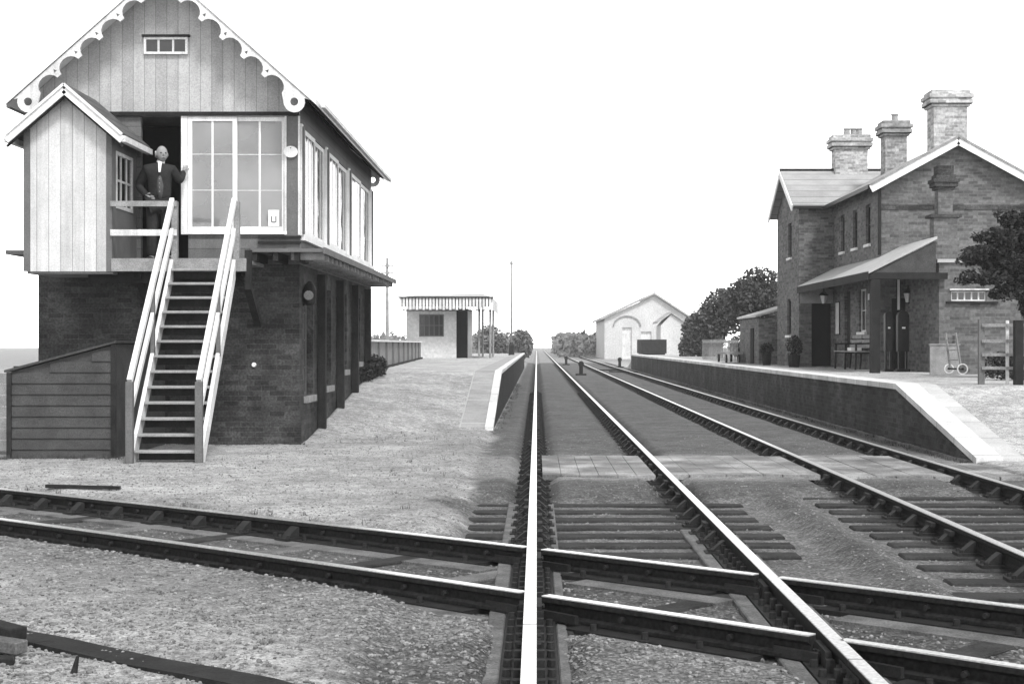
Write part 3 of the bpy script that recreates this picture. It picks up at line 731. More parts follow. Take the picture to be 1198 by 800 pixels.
for x in (-3.70, -3.50): MB().box(x-0.015, x+0.015, YF-0.045, YF-0.031, 3.05, 4.80).build('post_bead', M['white_worn'], sb)
for z in (2.92, 3.0): MB().box(-4.1, X1+0.03, YF-0.07, YF-0.033, z, z+0.035).build('moulding', M['wood_dark'], sb)
# side glazing: three bays of two sashes
ybays = [23.20, 25.95, 29.05, 32.95]
for i in range(3):
    a_, b_ = ybays[i]+0.09, ybays[i+1]-0.09; m_ = (a_+b_)/2
    for (c_, d_, xx) in ((a_, m_+0.04, X1-0.02), (m_-0.04, b_, X1-0.055)):
        window(sb, 'x', xx, c_, d_, 3.08, 4.66, 4, [3.62, 4.14], 0.07, 0.035, 1, M['white'], M['glass_side'], None, 'side_window', 0.035)
for y in ybays: MB().box(X1-0.09, X1+0.03, y-0.08, y+0.08, 3.05, 4.70).build('mullion', M['white'], sb); MB().box(X1+0.031, X1+0.055, y-0.055, y+0.055, 3.075, 4.66).build('mullion_shade', M['grey_paint'], sb)  # grey faces paint in the shaded sides of the sash frames
MB().box(X1-0.02, X1+0.07, YF+0.11, YB, 2.98, 3.07).build('side_ledge', M['white'], sb)
# interior
MB().box(X0+0.11, X1-0.11, YF+0.11, YB-0.11, FL-0.06, FL-0.003).build('floor', M['dark'], sb); MB().box(X0+0.11, X1-0.12, YF+0.12, YB-0.11, 4.84, 4.88).build('ceiling', M['room'], sb)
MB().box(X0+0.12, -5.05, YF+1.3, YF+1.36, FL, 4.83).build('doorway_dark_screen', M['dark'], sb)  # dark screen added so the doorway opens on blackness
MB().box(-4.9, X1-0.14, YF+6.5, YF+6.55, FL, 4.83).build('back_partition', M['room'], sb)
lv = empty('lever_frame', (-4.4, YF+2.5, FL), 'row of signal levers seen dimly through the front window', 'lever frame')
MB().box(-4.62, -4.18, YF+1.2, YF+5.8, FL, FL+0.35).build('frame', M['black'], lv)
for k in range(24):
    y = YF+1.35+k*0.18; l = MB().bar((-4.4, y, FL+0.3), (-4.33 if k % 5 else -4.55, y, FL+1.28), 0.03, 0.05); l.tube((-4.33 if k % 5 else -4.55, y, FL+1.25), (-4.32 if k % 5 else -4.56, y, FL+1.45), 0.016); l.build('lever', M['black'], lv)
shf = tag(MB().box(-4.75, -4.45, YF+0.35, YF+5.9, 4.15, 4.2).bar((-4.6, YF+0.5, 4.2), (-4.6, YF+0.5, 4.83), 0.03, 0.03).bar((-4.6, YF+5.5, 4.2), (-4.6, YF+5.5, 4.83), 0.03, 0.03).build('instrument_shelf', M['wood_dark']), 'dark instrument shelf hanging inside the signal box windows', 'shelf')
# notice in the window, its mark a plain dark device
nt_ = empty('window_notice', (-3.88, YF+0.03, 3.2), 'white paper notice with a dark mark in the bottom corner of the right front window', 'notice')
MB().box(-3.96, -3.80, YF+0.005, YF+0.009, 3.18, 3.42).build('paper', M['paper'], nt_)
mk = MB(); mk.box(-3.92, -3.905, YF-0.001, YF+0.004, 3.24, 3.33); mk.box(-3.855, -3.84, YF-0.001, YF+0.004, 3.24, 3.33); mk.box(-3.905, -3.855, YF-0.001, YF+0.004, 3.235, 3.25); mk.build('printed_mark', M['grey_paint'], nt_)
pt = empty('potted_plant', (-4.98, YF+0.12, 3.12), 'small dark potted plant behind the left front window', 'plant')
MB().lathe([(0.05, 3.12), (0.065, 3.22)], -4.98, YF+0.13, 10).build('pot', M['pot'], pt)
lf = MB()
for k in range(70):
    c = Vector((-4.98+random.gauss(0, 0.05), YF+0.14+random.gauss(0, 0.02), 3.28+random.gauss(0, 0.05))); d = Vector((random.gauss(0, 1), random.gauss(0, 1), random.gauss(0, 1))).normalized()*0.03; e_ = d.orthogonal().normalized()*0.02
    lf.add([c-d, c+e_, c+d, c-e_], [(0, 1, 2, 3)])
lf.build('leaves', M['leaf'], pt)
disc = empty('enamel_disc', (-3.63, YF-0.05, 4.25), 'oval white enamel plate fixed to the corner post of the signal box', 'sign')
MB().add([(-3.62+0.105*math.cos(t), y_, 4.27+0.085*math.sin(t)) for y_ in (YF-0.066, YF-0.051) for t in np.linspace(0, 2*math.pi, 20, endpoint=False)],
         [tuple(range(20)), tuple(range(39, 19, -1))]+[(i, 20+i, 20+(i+1) % 20, (i+1) % 20) for i in range(20)]).build('plate', M['white'], disc)
MB().tube((-3.62, YF-0.074, 4.325), (-3.62, YF-0.067, 4.325), 0.008).build('screw', M['black'], disc)
# gallery round the right hand side and left ledge
ga = MB(); ga.box(X1+0.002, -3.02, 22.12, 33.3, 2.745, 2.795); ga.box(-4.05, X1, 22.12, YF-0.002, 2.745, 2.795); MB().box(-7.68, X0-0.002, 22.6, 33.3, 2.74, 2.80).build('gallery', M['grey_paint'], sb)
gal = ga.build('gallery', M['grey_paint'], sb)
MB().box(-3.02, -2.99, 22.1, 33.3, 2.72, 2.81).build('gallery_edge', M['grey_paint'], gal)
j_ = MB()
y = 22.3
while y < 33.2:
    MB().box(X1+0.003, -3.03, y-0.035, y+0.035, 2.64, 2.744).build('joist', M['wood_grey'], gal); y += 0.48
j_ = MB()
for x in (-4.0, -3.7, -3.4): MB().box(x-0.035, x+0.035, 22.15, YF-0.003, 2.62, 2.744).build('joist', M['wood_dark'], gal)
MB().tube((-4.17, YF-0.03, 1.14), (-4.17, YF-0.001, 1.14), 0.03, 0.035, 12).build('wall_roundel', M['white'], sb)
lamp = empty('wall_lamp', (X1+0.1, 23.42, 2.0), 'round faced oil lamp on the side wall of the signal box', 'lamp')
MB().bar((X1, 23.42, 2.02), (X1+0.1, 23.42, 2.1), 0.03, 0.03).build('bracket', M['black'], lamp)
MB().lathe([(0.05, 2.02), (0.10, 2.06), (0.11, 2.25), (0.07, 2.33), (0.03, 2.38)], X1+0.1, 23.42, 12).build('lamp_body', M['black'], lamp)
MB().tube((X1+0.1, 23.29, 2.17), (X1+0.1, 23.34, 2.17), 0.07).build('lens', M['wood_grey'], lamp)

# lobby on the landing
LX0, LX1, LY = -7.08, -5.90, 21.68
UZ = 2.45
lb = MB(); lb.box(LX0, LX1, LY, LY+0.05, UZ, 4.40)
lcx = (LX0+LX1)/2; lrz = 5.03; LSL = 0.86
lb.prism([(LX0, 4.40), (LX1, 4.40), (LX1, lrz-0.07-LSL*(LX1-lcx)), (lcx, lrz-0.07), (LX0, lrz-0.07-LSL*(LX1-lcx))], 'y', LY, LY+0.05)
lb.build('lobby_front', M['lobby_board'], sb)
ls = MB().wall('x', LX1-0.06, LX1, LY+0.052, YF-0.002, UZ, 4.40, [(LY+0.25, LY+1.15, 3.35, 4.15)]); MB().box(LX0, LX0+0.05, LY+0.052, YF-0.002, UZ, 4.45).build('lobby_side', M['grey_paint'], sb)
ls.build('lobby_side', M['grey_paint'], sb)
MB().box(LX1-0.065, LX1+0.012, LY-0.012, LY+0.05, UZ, 4.36).build('corner_board', M['grey_paint'], sb)
MB().box(LX0-0.03, LX0+0.06, LY-0.012, LY-0.001, UZ, 4.42).build('corner_board', M['grey_paint'], sb)
window(sb, 'x', LX1-0.05, LY+0.25, LY+1.15, 3.35, 4.15, 3, 2, 0.05, 0.03, 1, M['white_worn'], M['glass_dark'], None, 'lobby_window', 0.06)
lr = MB()
for s in (-1, 1):
    e_ = 0.80; lr.prism([(lcx, lrz), (lcx+s*e_, lrz-LSL*e_), (lcx+s*e_, lrz-LSL*e_-0.05), (lcx, lrz-0.055)], 'y', LY-0.18, YF-0.05)
lroof = lr.build('lobby_roof', M['roof_dark'], sb)
for s in (-1, 1):
    for (o0, hh, yy, mm) in ((0.075, 0.10, LY-0.20, M['white']), (0.016, 0.035, LY-0.225, M['roof_pale']), (0.14, 0.03, LY-0.16, M['wood_dark'])):
        p0 = Vector((lcx, yy, lrz-o0*1.3)); p1 = Vector((lcx+s*0.80, yy, lrz-o0*1.3-LSL*0.80)); MB().bar(p0, p1, hh, 0.03, (0, 1, 0)).build('bargeboard', mm, lroof)
    MB().box(lcx+s*0.8-0.04, lcx+s*0.8+0.04, LY-0.2, YF-0.06, lrz-LSL*0.80-0.12, lrz-LSL*0.80-0.04).build('gutter', M['white_worn'], lroof)
# landing deck
dkm = MB(); dkm.box(LX1+0.015, -4.02, LY-0.02, YF-0.002, FL-0.05, FL)
MB().box(LX0, LX1+0.01, LY+0.055, YF-0.002, UZ-0.03, UZ+0.02).build('lobby_floor', M['wood_grey'], sb)
deck = dkm.build('landing', M['wood_grey'], sb)
MB().box(LX1+0.015, -4.02, LY-0.05, LY-0.021, UZ, FL+0.01).build('fascia', M['wood_grey'], deck)
MB().box(LX1-0.4, -4.02, LY+0.3, LY+0.4, UZ-0.15, UZ).build('bearer', M['wood_dark'], deck)
for x in (-5.6, -4.1): MB().bar((x, YF-0.05, 1.75), (x, LY+0.25, UZ-0.02), 0.10, 0.10).build('strut', M['wood_dark'], deck)
def rails():
    for z, h_, mm in ((3.385, 0.075, M['wood_grey']), (2.985, 0.085, M['white_worn'])):
        MB().box(LX1+0.0, -4.98, LY-0.05, LY-0.005, z-h_/2, z+h_/2).build('landing_rail', mm, deck)
rails()
for x in (-5.02, -4.16): MB().box(x-0.04, x+0.04, LY-0.02, LY+0.06, UZ, 3.42).build('newel', M['wood_grey'], deck)
MB().box(-4.05, -3.96, LY+0.0, LY+0.09, 2.2, 2.75).build('newel', M['wood_dark'], deck)
# staircase
stc = empty('staircase', (-4.62, 19.5, 0), 'steep open timber staircase with white handrails climbing to the signal box door', 'staircase')
SY0, SY1 = 19.52, LY-0.05; SX0, SX1 = -5.05, -4.19; ZT = 2.56
def sl(y): return (y-SY0)/(SY1-SY0)*ZT
N = 13
for k in range(N):
    z = ZT*(k+0.6)/N; y = SY0+(SY1-SY0)*(k+0.6)/N
    MB().box(SX0+0.03, SX1-0.03, y-0.12, y+0.10, z-0.035, z).build('tread', M['tread'], stc, bevel=0.006)
    MB().box(SX0+0.04, SX1-0.04, y+0.075, y+0.09, z-0.13, z-0.037).build('riser', M['wood_dark'], stc)
for x in (SX0, SX1):
    st_ = MB(); st_.add([(x+dx, y, z) for dx in (-0.025, 0.025) for (y, z) in ((SY0-0.12, -0.03), (SY0+0.12, -0.03), (SY1, ZT-0.22), (SY1, ZT+0.05))],
                        [(0, 1, 2, 3), (7, 6, 5, 4), (0, 4, 5, 1), (1, 5, 6, 2), (2, 6, 7, 3), (3, 7, 4, 0)])
    s_ob = st_.build('stringer', M['white_worn'], stc)
    MB().box(x-0.045, x+0.045, SY0-0.16, SY0-0.07, -0.04, 0.98).build('newel_post', M['grey_paint'], stc, bevel=0.006)
    for dz, w_, h_ in ((0.0, 0.06, 0.075), (-0.42, 0.045, 0.075)):
        p0 = (x, SY0-0.12, 0.985+dz); p1 = (x, SY1+0.04, 3.44+dz)
        MB().bar(p0, p1, w_, h_).build('handrail', M['white'], stc)
    for f_ in (0.5,):
        y = SY0+(SY1-SY0)*f_; MB().box(x-0.025, x+0.025, y-0.03, y+0.03, sl(y), sl(y)+0.9).build('baluster', M['grey_paint'], stc)

# ---------------------------------------------------------------- the signalman on the landing
def man():
    m = empty('person', (-5.47, 22.70, FL), 'bald man in dark suit standing at the open door with one hand on his hip', 'person')
    ox, oy, oz = -5.47, 22.70, FL
    def W(p): return (ox+p[0], oy+p[1], oz+p[2])
    J = [(0,0,0.88),(0.0,0,1.05),(0.0,-0.01,1.25),(0.0,0,1.37),(0.015,0.0,1.445),          # pelvis..neck
         (-0.10,0,0.84),(-0.11,-0.01,0.46),(-0.12,0.02,0.08),(-0.13,-0.12,0.03),              # right leg (camera left)
         (0.10,0,0.84),(0.12,-0.01,0.46),(0.13,0.02,0.08),(0.16,-0.11,0.03),
         (-0.19,0.01,1.36),(-0.33,0.06,1.12),(-0.17,-0.10,0.97),                                # arm on hip
         (0.18,0.01,1.35),(0.28,0.08,1.18),(0.30,0.20,1.36)]                                     # arm to the door post
    E = [(0,1),(1,2),(2,3),(3,4),(0,5),(5,6),(6,7),(7,8),(0,9),(9,10),(10,11),(11,12),(3,13),(13,14),(14,15),(3,16),(16,17),(17,18)]
    Rr = [(0.13,0.10),(0.12,0.09),(0.13,0.095),(0.09,0.06),0.05,0.095,0.062,0.042,0.04,0.095,0.062,0.042,0.04,0.062,0.045,0.03,0.062,0.045,0.03]
    v, f = skin([W(p) for p in J], E, Rr, 0, 2)
    b = MB().add(v, f)
    hx, hy, hz = 0.035, -0.03, 1.575
    H = MB().ball((0, 0, 0), 0.082, 0.098, 0.118, 20, 16)                                        # head, shaped
    rot = Matrix.Rotation(R(28), 3, 'Z')
    hv = []
    for p in H.v:
        x, y, z = p
        if z < -0.02: k = 1-0.12*min(1, (-0.02-z)/0.1); x *= k; y = y*k-0.012*min(1, (-z)/0.1)
        if y < -0.05 and abs(x) < 0.02 and -0.045 < z < 0.02: y -= 0.014
        hv.append(tuple(rot@Vector((x, y, z))+Vector(W((hx, hy, hz)))))
    b.add(hv, H.f)
    def hp(x, y, z): return tuple(rot@Vector((x, y, z))+Vector(W((hx, hy, hz))))
    nb = MB().ball((0, 0, 0), 0.014, 0.02, 0.026, 8, 6); b.add([hp(p[0], p[1]-0.100, p[2]-0.012) for p in nb.v], nb.f)
    for s in (-1, 1):
        er = MB().ball((0, 0, 0), 0.012, 0.02, 0.032, 8, 6); b.add([hp(p[0]+s*0.084, p[1]+0.005, p[2]-0.01) for p in er.v], er.f)
    def hand(wr, dirv, side):
        d = Vector(dirv).normalized(); s_ = Vector(side).normalized(); n_ = d.cross(s_)
        wv = Vector(wr); pv, pf = skin([W(wv), W(wv+d*0.05), W(wv+d*0.085)], [(0, 1), (1, 2)], [(0.024, 0.02), (0.038, 0.018), (0.038, 0.016)], 0, 1); b.add(pv, pf)
        for i, L in enumerate((0.062, 0.072, 0.068, 0.052)):
            r0 = wv+d*0.08+s_*((i-1.5)*0.02); a1 = r0+d*(L*0.5)+n_*0.008; a2 = a1+d*(L*0.35)+n_*0.022
            pv, pf = skin([W(r0), W(a1), W(a2)], [(0, 1), (1, 2)], [0.0095, 0.009, 0.0075], 0, 1); b.add(pv, pf)
        t0 = wv+d*0.03-s_*0.03; pv, pf = skin([W(t0), W(t0+d*0.03-s_*0.025), W(t0+d*0.055-s_*0.03+n_*0.012)], [(0, 1), (1, 2)], [0.012, 0.011, 0.009], 0, 1); b.add(pv, pf)
    hand((-0.17,-0.10,0.97), (0.75,-0.25,-0.35), (0.2,0.2,-0.9)); hand((0.30,0.20,1.36), (0.05,0.8,0.45), (-0.95,0.1,0.1))
    b.build('body', M['skin'], m, smooth=True)
    # clothing as close shells
    def cloth(name, idx, rad, mm, sub=2, js=None):
        js = js or J; mp = {i: k for k, i in enumerate(idx)}
        ed = [(mp[a_], mp[b_]) for a_, b_ in E if a_ in mp and b_ in mp]
        v, f = skin([W(js[i]) for i in idx], ed, rad, 0, sub); return MB().add(v, f).build(name, mm, m, smooth=True)
    cloth('jacket', [0,1,2,3,4,13,14,15,16,17,18], [(0.19,0.145),(0.17,0.14),(0.195,0.15),(0.15,0.105),(0.072,0.068),0.082,0.066,0.046,0.082,0.066,0.046], M['cloth'])
    cloth('trousers', [0,5,6,7,9,10,11], [(0.165,0.125),0.12,0.085,0.075,0.12,0.085,0.075], M['cloth'])
    sh = MB()
    for x in (-0.125, 0.145): sh.ball(W((x, -0.06, 0.045)), 0.052, 0.135, 0.05, 12, 8)
    sh.build('boots', M['black'], m, smooth=True)
    # shirt front, collar and waistcoat
    s1 = MB(); s1.add([W(p) for p in ((-0.005,-0.088,1.46),(0.05,-0.088,1.46),(0.042,-0.168,1.30),(0.022,-0.168,1.30),(-0.005,-0.05,1.46),(0.05,-0.05,1.46),(0.042,-0.12,1.30),(0.022,-0.12,1.30))], [(0,1,2,3),(4,7,6,5),(0,4,5,1),(1,5,6,2),(2,6,7,3),(3,7,4,0)]); s1.build('shirt_front', M['paper'], m)
    MB().tube(W((0.012,-0.004,1.455)), W((0.02,-0.010,1.485)), 0.060, 0.056, 16, False).build('collar', M['paper'], m)
    wc = MB().ball(W((0.03, -0.085, 1.10)), 0.055, 0.082, 0.19, 14, 10); wc.build('waistcoat', M['cloth_grey'], m, smooth=True)
    bt_ = MB()
    for k in range(4): bt_.ball(W((0.035, -0.168, 1.02+0.06*k)), 0.008, 0.006, 0.008, 6, 4)
    bt_.build('waistcoat_buttons', M['pot'], m)
    # fringe of hair, moustache, eyes, brows
    hr = MB()
    for t in np.linspace(R(20), R(160), 18):
        for zz in (-0.03, 0.0, 0.025):
            c = hp(0.083*math.cos(t), 0.098*math.sin(t), zz); hr.ball(c, 0.014, 0.014, 0.02, 6, 5)
    hr.build('hair', M['hair'], m)
    ms = MB().ball((0, 0, 0), 0.036, 0.014, 0.013, 10, 6); MB().add([hp(p[0], p[1]-0.092, p[2]-0.050-abs(p[0])*0.5) for p in ms.v], ms.f).build('moustache', mat('grey moustache hair', 0.2, 0.9, 0.2, 30), m)
    ey = MB()
    for s in (-1, 1):
        q = MB().ball((0, 0, 0), 0.017, 0.009, 0.010, 8, 6); ey.add([hp(p[0]+s*0.031, p[1]-0.088, p[2]+0.008) for p in q.v], q.f)
    ey.build('eyes', M['cloth'], m)
    mo = MB().ball((0, 0, 0), 0.02, 0.006, 0.004, 8, 5); MB().add([hp(p[0], p[1]-0.092, p[2]-0.066) for p in mo.v], mo.f).build('mouth', M['cloth_grey'], m)
man()

# ---------------------------------------------------------------- lapped board bunker and fence on the left
bk = empty('coal_bunker', (-6.1, 20.2, 0), 'low dark bunker of lapped boards with a sloping lid beside the stair foot', 'bunker')
BX0, BX1, BY0, BY1 = -6.80, -5.44, 20.2, 22.9
zt0, zt1 = 1.08, 1.44
def topz(x): return zt0+(zt1-zt0)*(x-BX0)/(BX1-BX0)
bb = MB(); k = 0; z = -0.06
while z < 1.44:
    z1_ = z+0.142
    xa = BX0
    if z1_ > zt0: xa = BX0+(BX1-BX0)*(z1_-zt0)/(zt1-zt0)
    if xa < BX1-0.05:
        bb.add([(xa, BY0-0.03, z+0.006), (BX1, BY0-0.03, z+0.006), (BX1, BY0, z+0.006), (xa, BY0, z+0.006), (xa if z1_ <= zt0 else xa, BY0-0.012, z1_), (BX1, BY0-0.012, z1_), (BX1, BY0, z1_), (xa, BY0, z1_)],
               [(0,3,2,1),(4,5,6,7),(0,1,5,4),(1,2,6,5),(2,3,7,6),(3,0,4,7)])
    z = z1_
bb.prism([(BX0, -0.05), (BX1, -0.05), (BX1, zt1), (BX0, zt0)], 'y', BY0+0.001, BY0+0.03)
bb.build('front_boards', M['wood_bunker'], bk)
MB().box(BX1-0.03, BX1+0.0, BY0+0.031, BY1, -0.05, zt1).build('side_boards', M['wood_bunker'], bk)
MB().box(BX0, BX0+0.03, BY0+0.031, BY1, -0.05, zt0).build('side_boards', M['wood_bunker'], bk)
lid = MB(); lid.prism([(BX0-0.06, zt0+0.0), (BX1+0.02, zt1+0.02), (BX1+0.02, zt1+0.05), (BX0-0.06, zt0+0.03)], 'y', BY0-0.06, BY1); lid.build('lid', M['wood_bunker'], bk)
MB().box(BX0-0.03, BX0+0.03, BY0-0.06, BY0-0.031, -0.1, zt0+0.0).build('corner_post', M['wood_dark'], bk)
MB().box(BX1-0.05, BX1+0.02, BY0-0.05, BY0-0.031, -0.1, zt1).build('corner_post', M['wood_dark'], bk)
fc = empty('board_fence', (-8.5, 20.9, 0), 'grey board fence running off to the left from the dark bunker', 'fence')
for k in range(7): MB().box(-10.5, -6.86, 20.9, 20.92, 0.02+k*0.15, 0.155+k*0.15).build('board', M['wood_grey'], fc)
for x in (-10.4, -8.7, -6.95): MB().box(x-0.05, x+0.05, 20.922, 21.0, -0.1, 1.15).build('post', M['wood_dark'], fc)

# ---------------------------------------------------------------- foreground timbers, bottom left
tr = MB(); p0 = (-4.2, 9.2); p1 = (-0.6, 6.25)
pts = []
for i in range(13):
    t = i/12; pts.append((p0[0]*(1-t)+p1[0]*t, p0[1]*(1-t)+p1[1]*t+random.uniform(-0.008, 0.008), -0.085+random.uniform(-0.012, 0.012)))
for a_, b_ in zip(pts[:-1], pts[1:]): tr.bar(a_, b_, 0.19, 0.14)
tag(tr.build('timber_trunking', M['wood_dark']), 'long dark timber trunking half sunk in the gravel at the bottom left', 'timber')
for k, (a_, b_, lab, w_) in enumerate((((-3.2, 8.05), (-2.50, 7.55), 'topmost pale edged broken plank of the heap at the bottom left corner', 0.10),
                        ((-3.1, 7.65), (-2.44, 7.42), 'middle broken plank of the heap at the bottom left corner', 0.09),
                        ((-2.95, 7.1), (-2.42, 7.25), 'lowest broken plank of the heap at the bottom left corner', 0.09))):
    o = MB().bar((a_[0], a_[1], 0.10-0.045*k), (b_[0], b_[1], 0.05-0.04*k), w_, 0.06).build('broken_plank', M['wood_dark' if k != 1 else 'baulk'], bevel=0.006)
    tag(o, lab, 'plank', 'broken planks in the bottom left corner')
tag(MB().tube((-2.10, 7.0, -0.15), (-2.06, 7.02, 0.05), 0.035, 0.008, 6).build('wooden_stake', M['wood_dark']), 'small pointed dark stake sticking out of the gravel near the bottom left', 'stake')
tag(MB().bar((-5.0, 15.95, 0.0), (-4.2, 15.75, 0.0), 0.05, 0.035).build('iron_rod', M['wood_dark']), 'short dark rod lying on the gravel behind the crossing rails at far left', 'rod')

# ---------------------------------------------------------------- station house
HX, HY = 8.34, 38.0; WXs = 7.38; WY0, WY1 = 44.0, 48.0
PB = PLH_R-0.1
sh = empty('station_house', (10, 41, PLH_R), 'two storey brick station house with tall chimneys and a canopy over the right platform', 'station house')
HR = 12.0; HC = (HX+HR)/2; EV = 5.33; RG = 6.33
mw = MB()
swin = [(39.1, 39.65, 3.95, 4.95), (40.7, 41.25, 3.95, 4.95), (42.4, 42.9, 3.95, 4.95), (39.6, 40.5, 1.75, 2.85), (41.6, 42.4, PLH_R, 2.85)]
mw.wall('x', HX, HX+0.25, HY+0.25, 52, PB, EV, swin)
mw.wall('y', HY, HY+0.25, HX, HR, PB, EV, [(8.62, 9.05, PLH_R, 2.55)]); mw.box(HR-0.25, HR, HY+0.25, 52, PB, EV); mw.box(HX+0.25, HR-0.25, 51.75, 52, PB, EV)
s_ = (RG-EV)/(HC-HX)
mw.prism([(HX, EV), (HR, EV), (HC, RG-0.02)], 'y', HY, HY+0.25)
mw.build('main_wall', M['brick'], sh)
MB().box(HX-0.01, HR+0.01, HY-0.02, HY-0.002, 4.70, 4.82).build('string_course', M['brick_dark'], sh)
for (a_, b_, c_, d_) in swin[:4]: window(sh, 'x', HX+0.06, a_, b_, c_, d_, 2, 2, 0.05, 0.025, 1, M['white_worn'] if d_ < 3 else M['black'], M['glass_dark'], 0.14, 'window', 0.05)
MB().box(HX+0.08, HX+0.12, 41.6, 42.4, PLH_R, 2.85).build('platform_door', M['wood_dark'], sh)
MB().box(8.62, 9.05, HY+0.08, HY+0.12, PLH_R, 2.55).build('end_door', M['wood_dark'], sh)
mr_ = MB()
for s in (-1, 1):
    e_ = HC+s*(HC-HX+0.28); ze = RG-s_*(HC-HX+0.28)
    mr_.prism([(HC, RG+0.12), (e_, ze+0.12), (e_, ze+0.02), (HC, RG+0.0)], 'y', HY-0.25, 52.2)
mroof = mr_.build('roof', M['roof_slate'], sh)
for s in (-1, 1):
    p0 = Vector((HC, HY-0.27, RG-0.0)); p1 = Vector((HC+s*(HC-HX+0.28), HY-0.27, RG-s_*(HC-HX+0.28)-0.0)); MB().bar(p0, p1, 0.17, 0.035, (0, 1, 0)).build('bargeboard', M['white'], mroof)
    p0 += Vector((0, -0.02, 0.115)); p1 += Vector((0, -0.02, 0.115)); MB().bar(p0, p1, 0.05, 0.05, (0, 1, 0)).build('verge', M['wood_grey'], mroof)
MB().box(HX-0.34, HX-0.24, HY-0.2, WY0, EV-0.14, EV-0.04).build('gutter', M['black'], mroof)
MB().tube((HX-0.03, HY-0.06, EV-0.1), (HX-0.03, HY-0.06, 3.6), 0.045).build('downpipe', M['black'], sh)
# wing towards the line, ridge across
ww = MB(); WC = (WY0+WY1)/2; WEV = 5.36; WRG = 6.42
gwin = [(45.3, 45.9, 3.95, 4.95), (45.4, 46.1, 1.7, 2.75)]
ww.wall('x', WXs, WXs+0.25, WY0, WY1, PB, WEV, gwin); ww.wall('y', WY0, WY0+0.25, WXs+0.25, HX, PB, WEV, [(WXs+0.35, HX-0.05, PLH_R, 2.62)]); ww.wall('y', WY1-0.25, WY1, WXs+0.25, HX, PB, WEV)
ww.prism([(WY0, WEV), (WY1, WEV), (WC, WRG)], 'x', WXs, WXs+0.25)
ww.build('wing_wall', M['brick'], sh)
MB().box(WXs+0.35, HX-0.05, WY0+0.12, WY0+0.16, PLH_R, 2.62).build('wing_opening_dark', M['dark'], sh)  # black sheet standing for the shade inside the open passage
for (a_, b_, c_, d_) in gwin: window(sh, 'x', WXs+0.06, a_, b_, c_, d_, 2, 2, 0.05, 0.025, 1, M['black'], M['glass_dark'], 0.14, 'window', 0.05)
wr = MB()
for s in (-1, 1):
    ye = WC+s*2.22; ze = WRG-(WRG-WEV)/2*2.22
    wr.prism([(WC, WRG+0.12), (ye, ze+0.10), (ye, ze+0.02), (WC, WRG+0.02)], 'x', WXs-0.22, 10.6)
wroof = wr.build('wing_roof', M['roof_slate'], sh)
for s in (-1, 1):
    MB().bar((WXs-0.24, WC, WRG), (WXs-0.24, WC+s*2.22, WRG-(WRG-WEV)/2*2.22), 0.035, 0.17, (0, 0, 1)).build('bargeboard', M['white'], wroof)
MB().box(WXs-0.24, 10.6, WC-0.06, WC+0.06, WRG+0.10, WRG+0.17).build('ridge_tiles', M['wood_dark'], wroof)
MB().box(WXs-0.2, HX-0.2, WY0-0.30, WY0-0.20, WEV-0.14, WEV-0.06).build('gutter', M['black'], wroof)
def chimney(parent, cx, cy, wx, wy, z0, z1, pots, m=None, name='chimney', cap=0.12):
    c = MB(); m = m or M['brick_pale']
    c.box(cx-wx/2, cx+wx/2, cy-wy/2, cy+wy/2, z0, z1-0.42); o = c.build(name, m, parent)
    cb = MB()
    for k, (e_, za, zb) in enumerate(((cap*0.5, 0.42, 0.34), (cap, 0.338, 0.25), (cap*0.75, 0.248, 0.20), (cap*1.15, 0.198, 0.10), (cap*0.6, 0.098, 0.0))):
        cb.box(cx-wx/2-e_, cx+wx/2+e_, cy-wy/2-e_, cy+wy/2+e_, z1-za, z1-zb)
    cb.build('corbelled_cap', m if k else m, o)
    MB().box(cx-wx/2-cap*0.9, cx+wx/2+cap*0.9, cy-wy/2-cap*0.9, cy+wy/2+cap*0.9, z1-0.36, z1-0.339).build('band', M['brick_dark'], o)
    for px in pots:
        MB().lathe([(0.10, z1), (0.085, z1+0.17), (0.11, z1+0.19), (0.11, z1+0.22)], px, cy, 10).build('chimney_pot', M['pot'], o)
    return o
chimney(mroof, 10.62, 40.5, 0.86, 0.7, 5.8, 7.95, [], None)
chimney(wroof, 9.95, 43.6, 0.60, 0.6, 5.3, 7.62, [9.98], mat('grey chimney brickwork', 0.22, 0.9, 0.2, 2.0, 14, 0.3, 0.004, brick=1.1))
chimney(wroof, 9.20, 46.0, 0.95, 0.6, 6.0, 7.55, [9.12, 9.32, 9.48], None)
# platform canopy with its open end bay
EVZ = 3.06; CY0 = 34.6
cy_ = MB(); cy_.add([(WXs-0.02, CY0, EVZ), (8.85, CY0, 3.82), (HX+0.02, WY0-0.01, 3.56), (WXs-0.02, WY0-0.01, EVZ), (WXs-0.02, CY0, EVZ-0.06), (8.85, CY0, 3.76), (HX+0.02, WY0-0.01, 3.50), (WXs-0.02, WY0-0.01, EVZ-0.06)],
                   [(0,1,2,3),(7,6,5,4),(0,4,5,1),(1,5,6,2),(2,6,7,3),(3,7,4,0)])
cy_ = MB(); cy_.prism([(WXs-0.04, EVZ), (HX-0.005, EVZ+(HX-WXs)*0.517), (HX-0.005, EVZ+(HX-WXs)*0.517-0.06), (WXs-0.04, EVZ-0.06)], 'y', HY, WY0-0.005)
cy_.prism([(WXs-0.04, EVZ), (8.86, EVZ+(8.86-WXs)*0.517), (8.86, EVZ+(8.86-WXs)*0.517-0.06), (WXs-0.04, EVZ-0.06)], 'y', CY0, HY-0.03)
can = cy_.build('canopy', M['lead'], sh)
MB().box(WXs-0.07, WXs-0.042, CY0, WY0, EVZ-0.2, EVZ-0.02).build('canopy_fascia', M['wood_dark'], can)
MB().box(WXs-0.02, 9.1, CY0+0.03, CY0+0.13, EVZ-0.18, EVZ-0.04).build('canopy_beam', M['wood_dark'], can)
